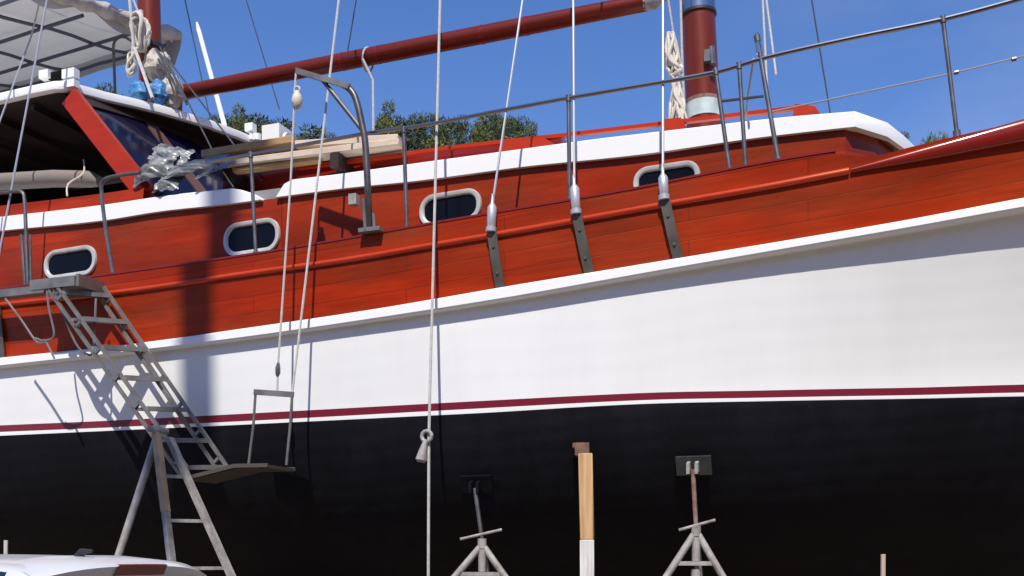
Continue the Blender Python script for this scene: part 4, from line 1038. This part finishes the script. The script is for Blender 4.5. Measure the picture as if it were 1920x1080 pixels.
SUN_EL = R(54); SUN_AZ = math.atan2(-.10, -.995)     # horizontal direction towards the sun: atan2(x, y)
sd = Vector((math.sin(SUN_AZ)*math.cos(SUN_EL), math.cos(SUN_AZ)*math.cos(SUN_EL), math.sin(SUN_EL)))
tgt = P(*on(368, 560, bb))
dist = 13.0
pb = tgt + Vector((sd.x, sd.y, 0)).normalized()*dist
q = MB(); q.tube([Vector((pb.x, pb.y, 0)), Vector((pb.x, pb.y, 12)), Vector((pb.x, pb.y, 25))], [.22, .20, .19], 16)
pole = thing('light_pole', (pb.x, pb.y, 0), 'tall grey steel light pole of the yard standing outside the picture', 'pole')
q.build('shaft', 'conc', pole)
q = MB(); q.box(Vector((pb.x, pb.y, 25.1)), Vector((.5, 0, 0)), Vector((0, .2, 0)), DZ*.15); q.build('lamp_head', 'blackplastic', pole)

# invented shed, unseen behind the viewer, added to block low sky light
shed = thing('sky_block_shed', (0, -14, 0), 'long dark shed added out of view behind the viewpoint to block sky light', 'shed')
q = MB(); X, Y, Z = Vector((1, 0, 0)), Vector((0, 1, 0)), DZ
q.box(Vector((0, -17, 5.5)), X*42, Y*5, Z*5.5); q.build('wall', mat('dark_cladding', (.07, .065, .06), .8, vary=(1, (.10, .09, .08), (1, 1, .2))), shed, smooth=False)
q = MB(); pr = [(-11.6, 10.9), (-17, 13.2), (-22.4, 10.9), (-22.4, 11.1), (-17, 13.45), (-11.6, 11.1)]
q.grid([[Vector((x, y, z)) for y, z in pr] for x in (-42.5, 42.5)], cv=True); q.build('roof', mat('grey_sheet_roof', (.2, .2, .2), .6), shed, smooth=False)
for x in (-24, -8, 8, 24):
    q = MB(); q.box(Vector((x, -11.96, 3.6)), X*4.5, Y*.06, Z*3.5); q.build('door', mat('sliding_door', (.10, .06, .05), .7), shed, smooth=False)

# ------------------------------------------------------------------ light
w = bpy.data.worlds.new('World'); sc.world = w; w.use_nodes = True; nt = w.node_tree
bg = nt.nodes['Background']; sky = nt.nodes.new('ShaderNodeTexSky'); sky.sky_type = 'NISHITA'; sky.sun_disc = False
sky.sun_elevation = SUN_EL; sky.sun_rotation = SUN_AZ; sky.air_density = 1.0; sky.dust_density = .1; sky.ozone_density = 1.0; sky.altitude = 0
hs = nt.nodes.new('ShaderNodeHueSaturation'); hs.inputs['Saturation'].default_value = 1.3
nt.links.new(sky.outputs[0], hs.inputs['Color']); tint = nt.nodes.new('ShaderNodeMix'); tint.data_type = 'RGBA'; tint.blend_type = 'MULTIPLY'; tint.inputs[0].default_value = 1; tint.inputs[7].default_value = (1.27, 1.04, 1.24, 1)
nt.links.new(hs.outputs[0], tint.inputs[6])
tcw = nt.nodes.new('ShaderNodeTexCoord'); mpw = nt.nodes.new('ShaderNodeMapping'); mpw.inputs['Scale'].default_value = (2.2, 2.2, 6); nt.links.new(tcw.outputs['Generated'], mpw.inputs[0])
cn = nt.nodes.new('ShaderNodeTexNoise'); cn.inputs['Scale'].default_value = 1.6; cn.inputs['Detail'].default_value = 7; nt.links.new(mpw.outputs[0], cn.inputs[0])
cr = nt.nodes.new('ShaderNodeMapRange'); cr.inputs[1].default_value = .45; cr.inputs[2].default_value = .75; cr.inputs[3].default_value = 0; cr.inputs[4].default_value = .45; nt.links.new(cn.outputs[0], cr.inputs[0])
sx_ = nt.nodes.new('ShaderNodeSeparateXYZ'); nt.links.new(tcw.outputs['Generated'], sx_.inputs[0])
xm = nt.nodes.new('ShaderNodeMapRange'); xm.inputs[1].default_value = .12; xm.inputs[2].default_value = .5; nt.links.new(sx_.outputs[0], xm.inputs[0])
cmul = nt.nodes.new('ShaderNodeMath'); cmul.operation = 'MULTIPLY'; nt.links.new(cr.outputs[0], cmul.inputs[0]); nt.links.new(xm.outputs[0], cmul.inputs[1])
cm = nt.nodes.new('ShaderNodeMix'); cm.data_type = 'RGBA'; nt.links.new(cmul.outputs[0], cm.inputs[0]); nt.links.new(tint.outputs[2], cm.inputs[6]); cm.inputs[7].default_value = (3.6, 4.2, 5.6, 1)
nt.links.new(cm.outputs[2], bg.inputs['Color']); bg.inputs['Strength'].default_value = .118
sl_ = bpy.data.lights.new('sun', 'SUN'); sl_.energy = 5; sl_.angle = R(.5); sl_.color = (1, .95, .85)
so = bpy.data.objects.new('sun', sl_); COL.objects.link(so); so.rotation_euler = (-sd).to_track_quat('-Z', 'Y').to_euler(); so.location = (0, -10, 30)
sc.view_settings.view_transform = 'Standard'; sc.view_settings.look = 'None'; sc.view_settings.exposure = .15; sc.view_settings.gamma = 1
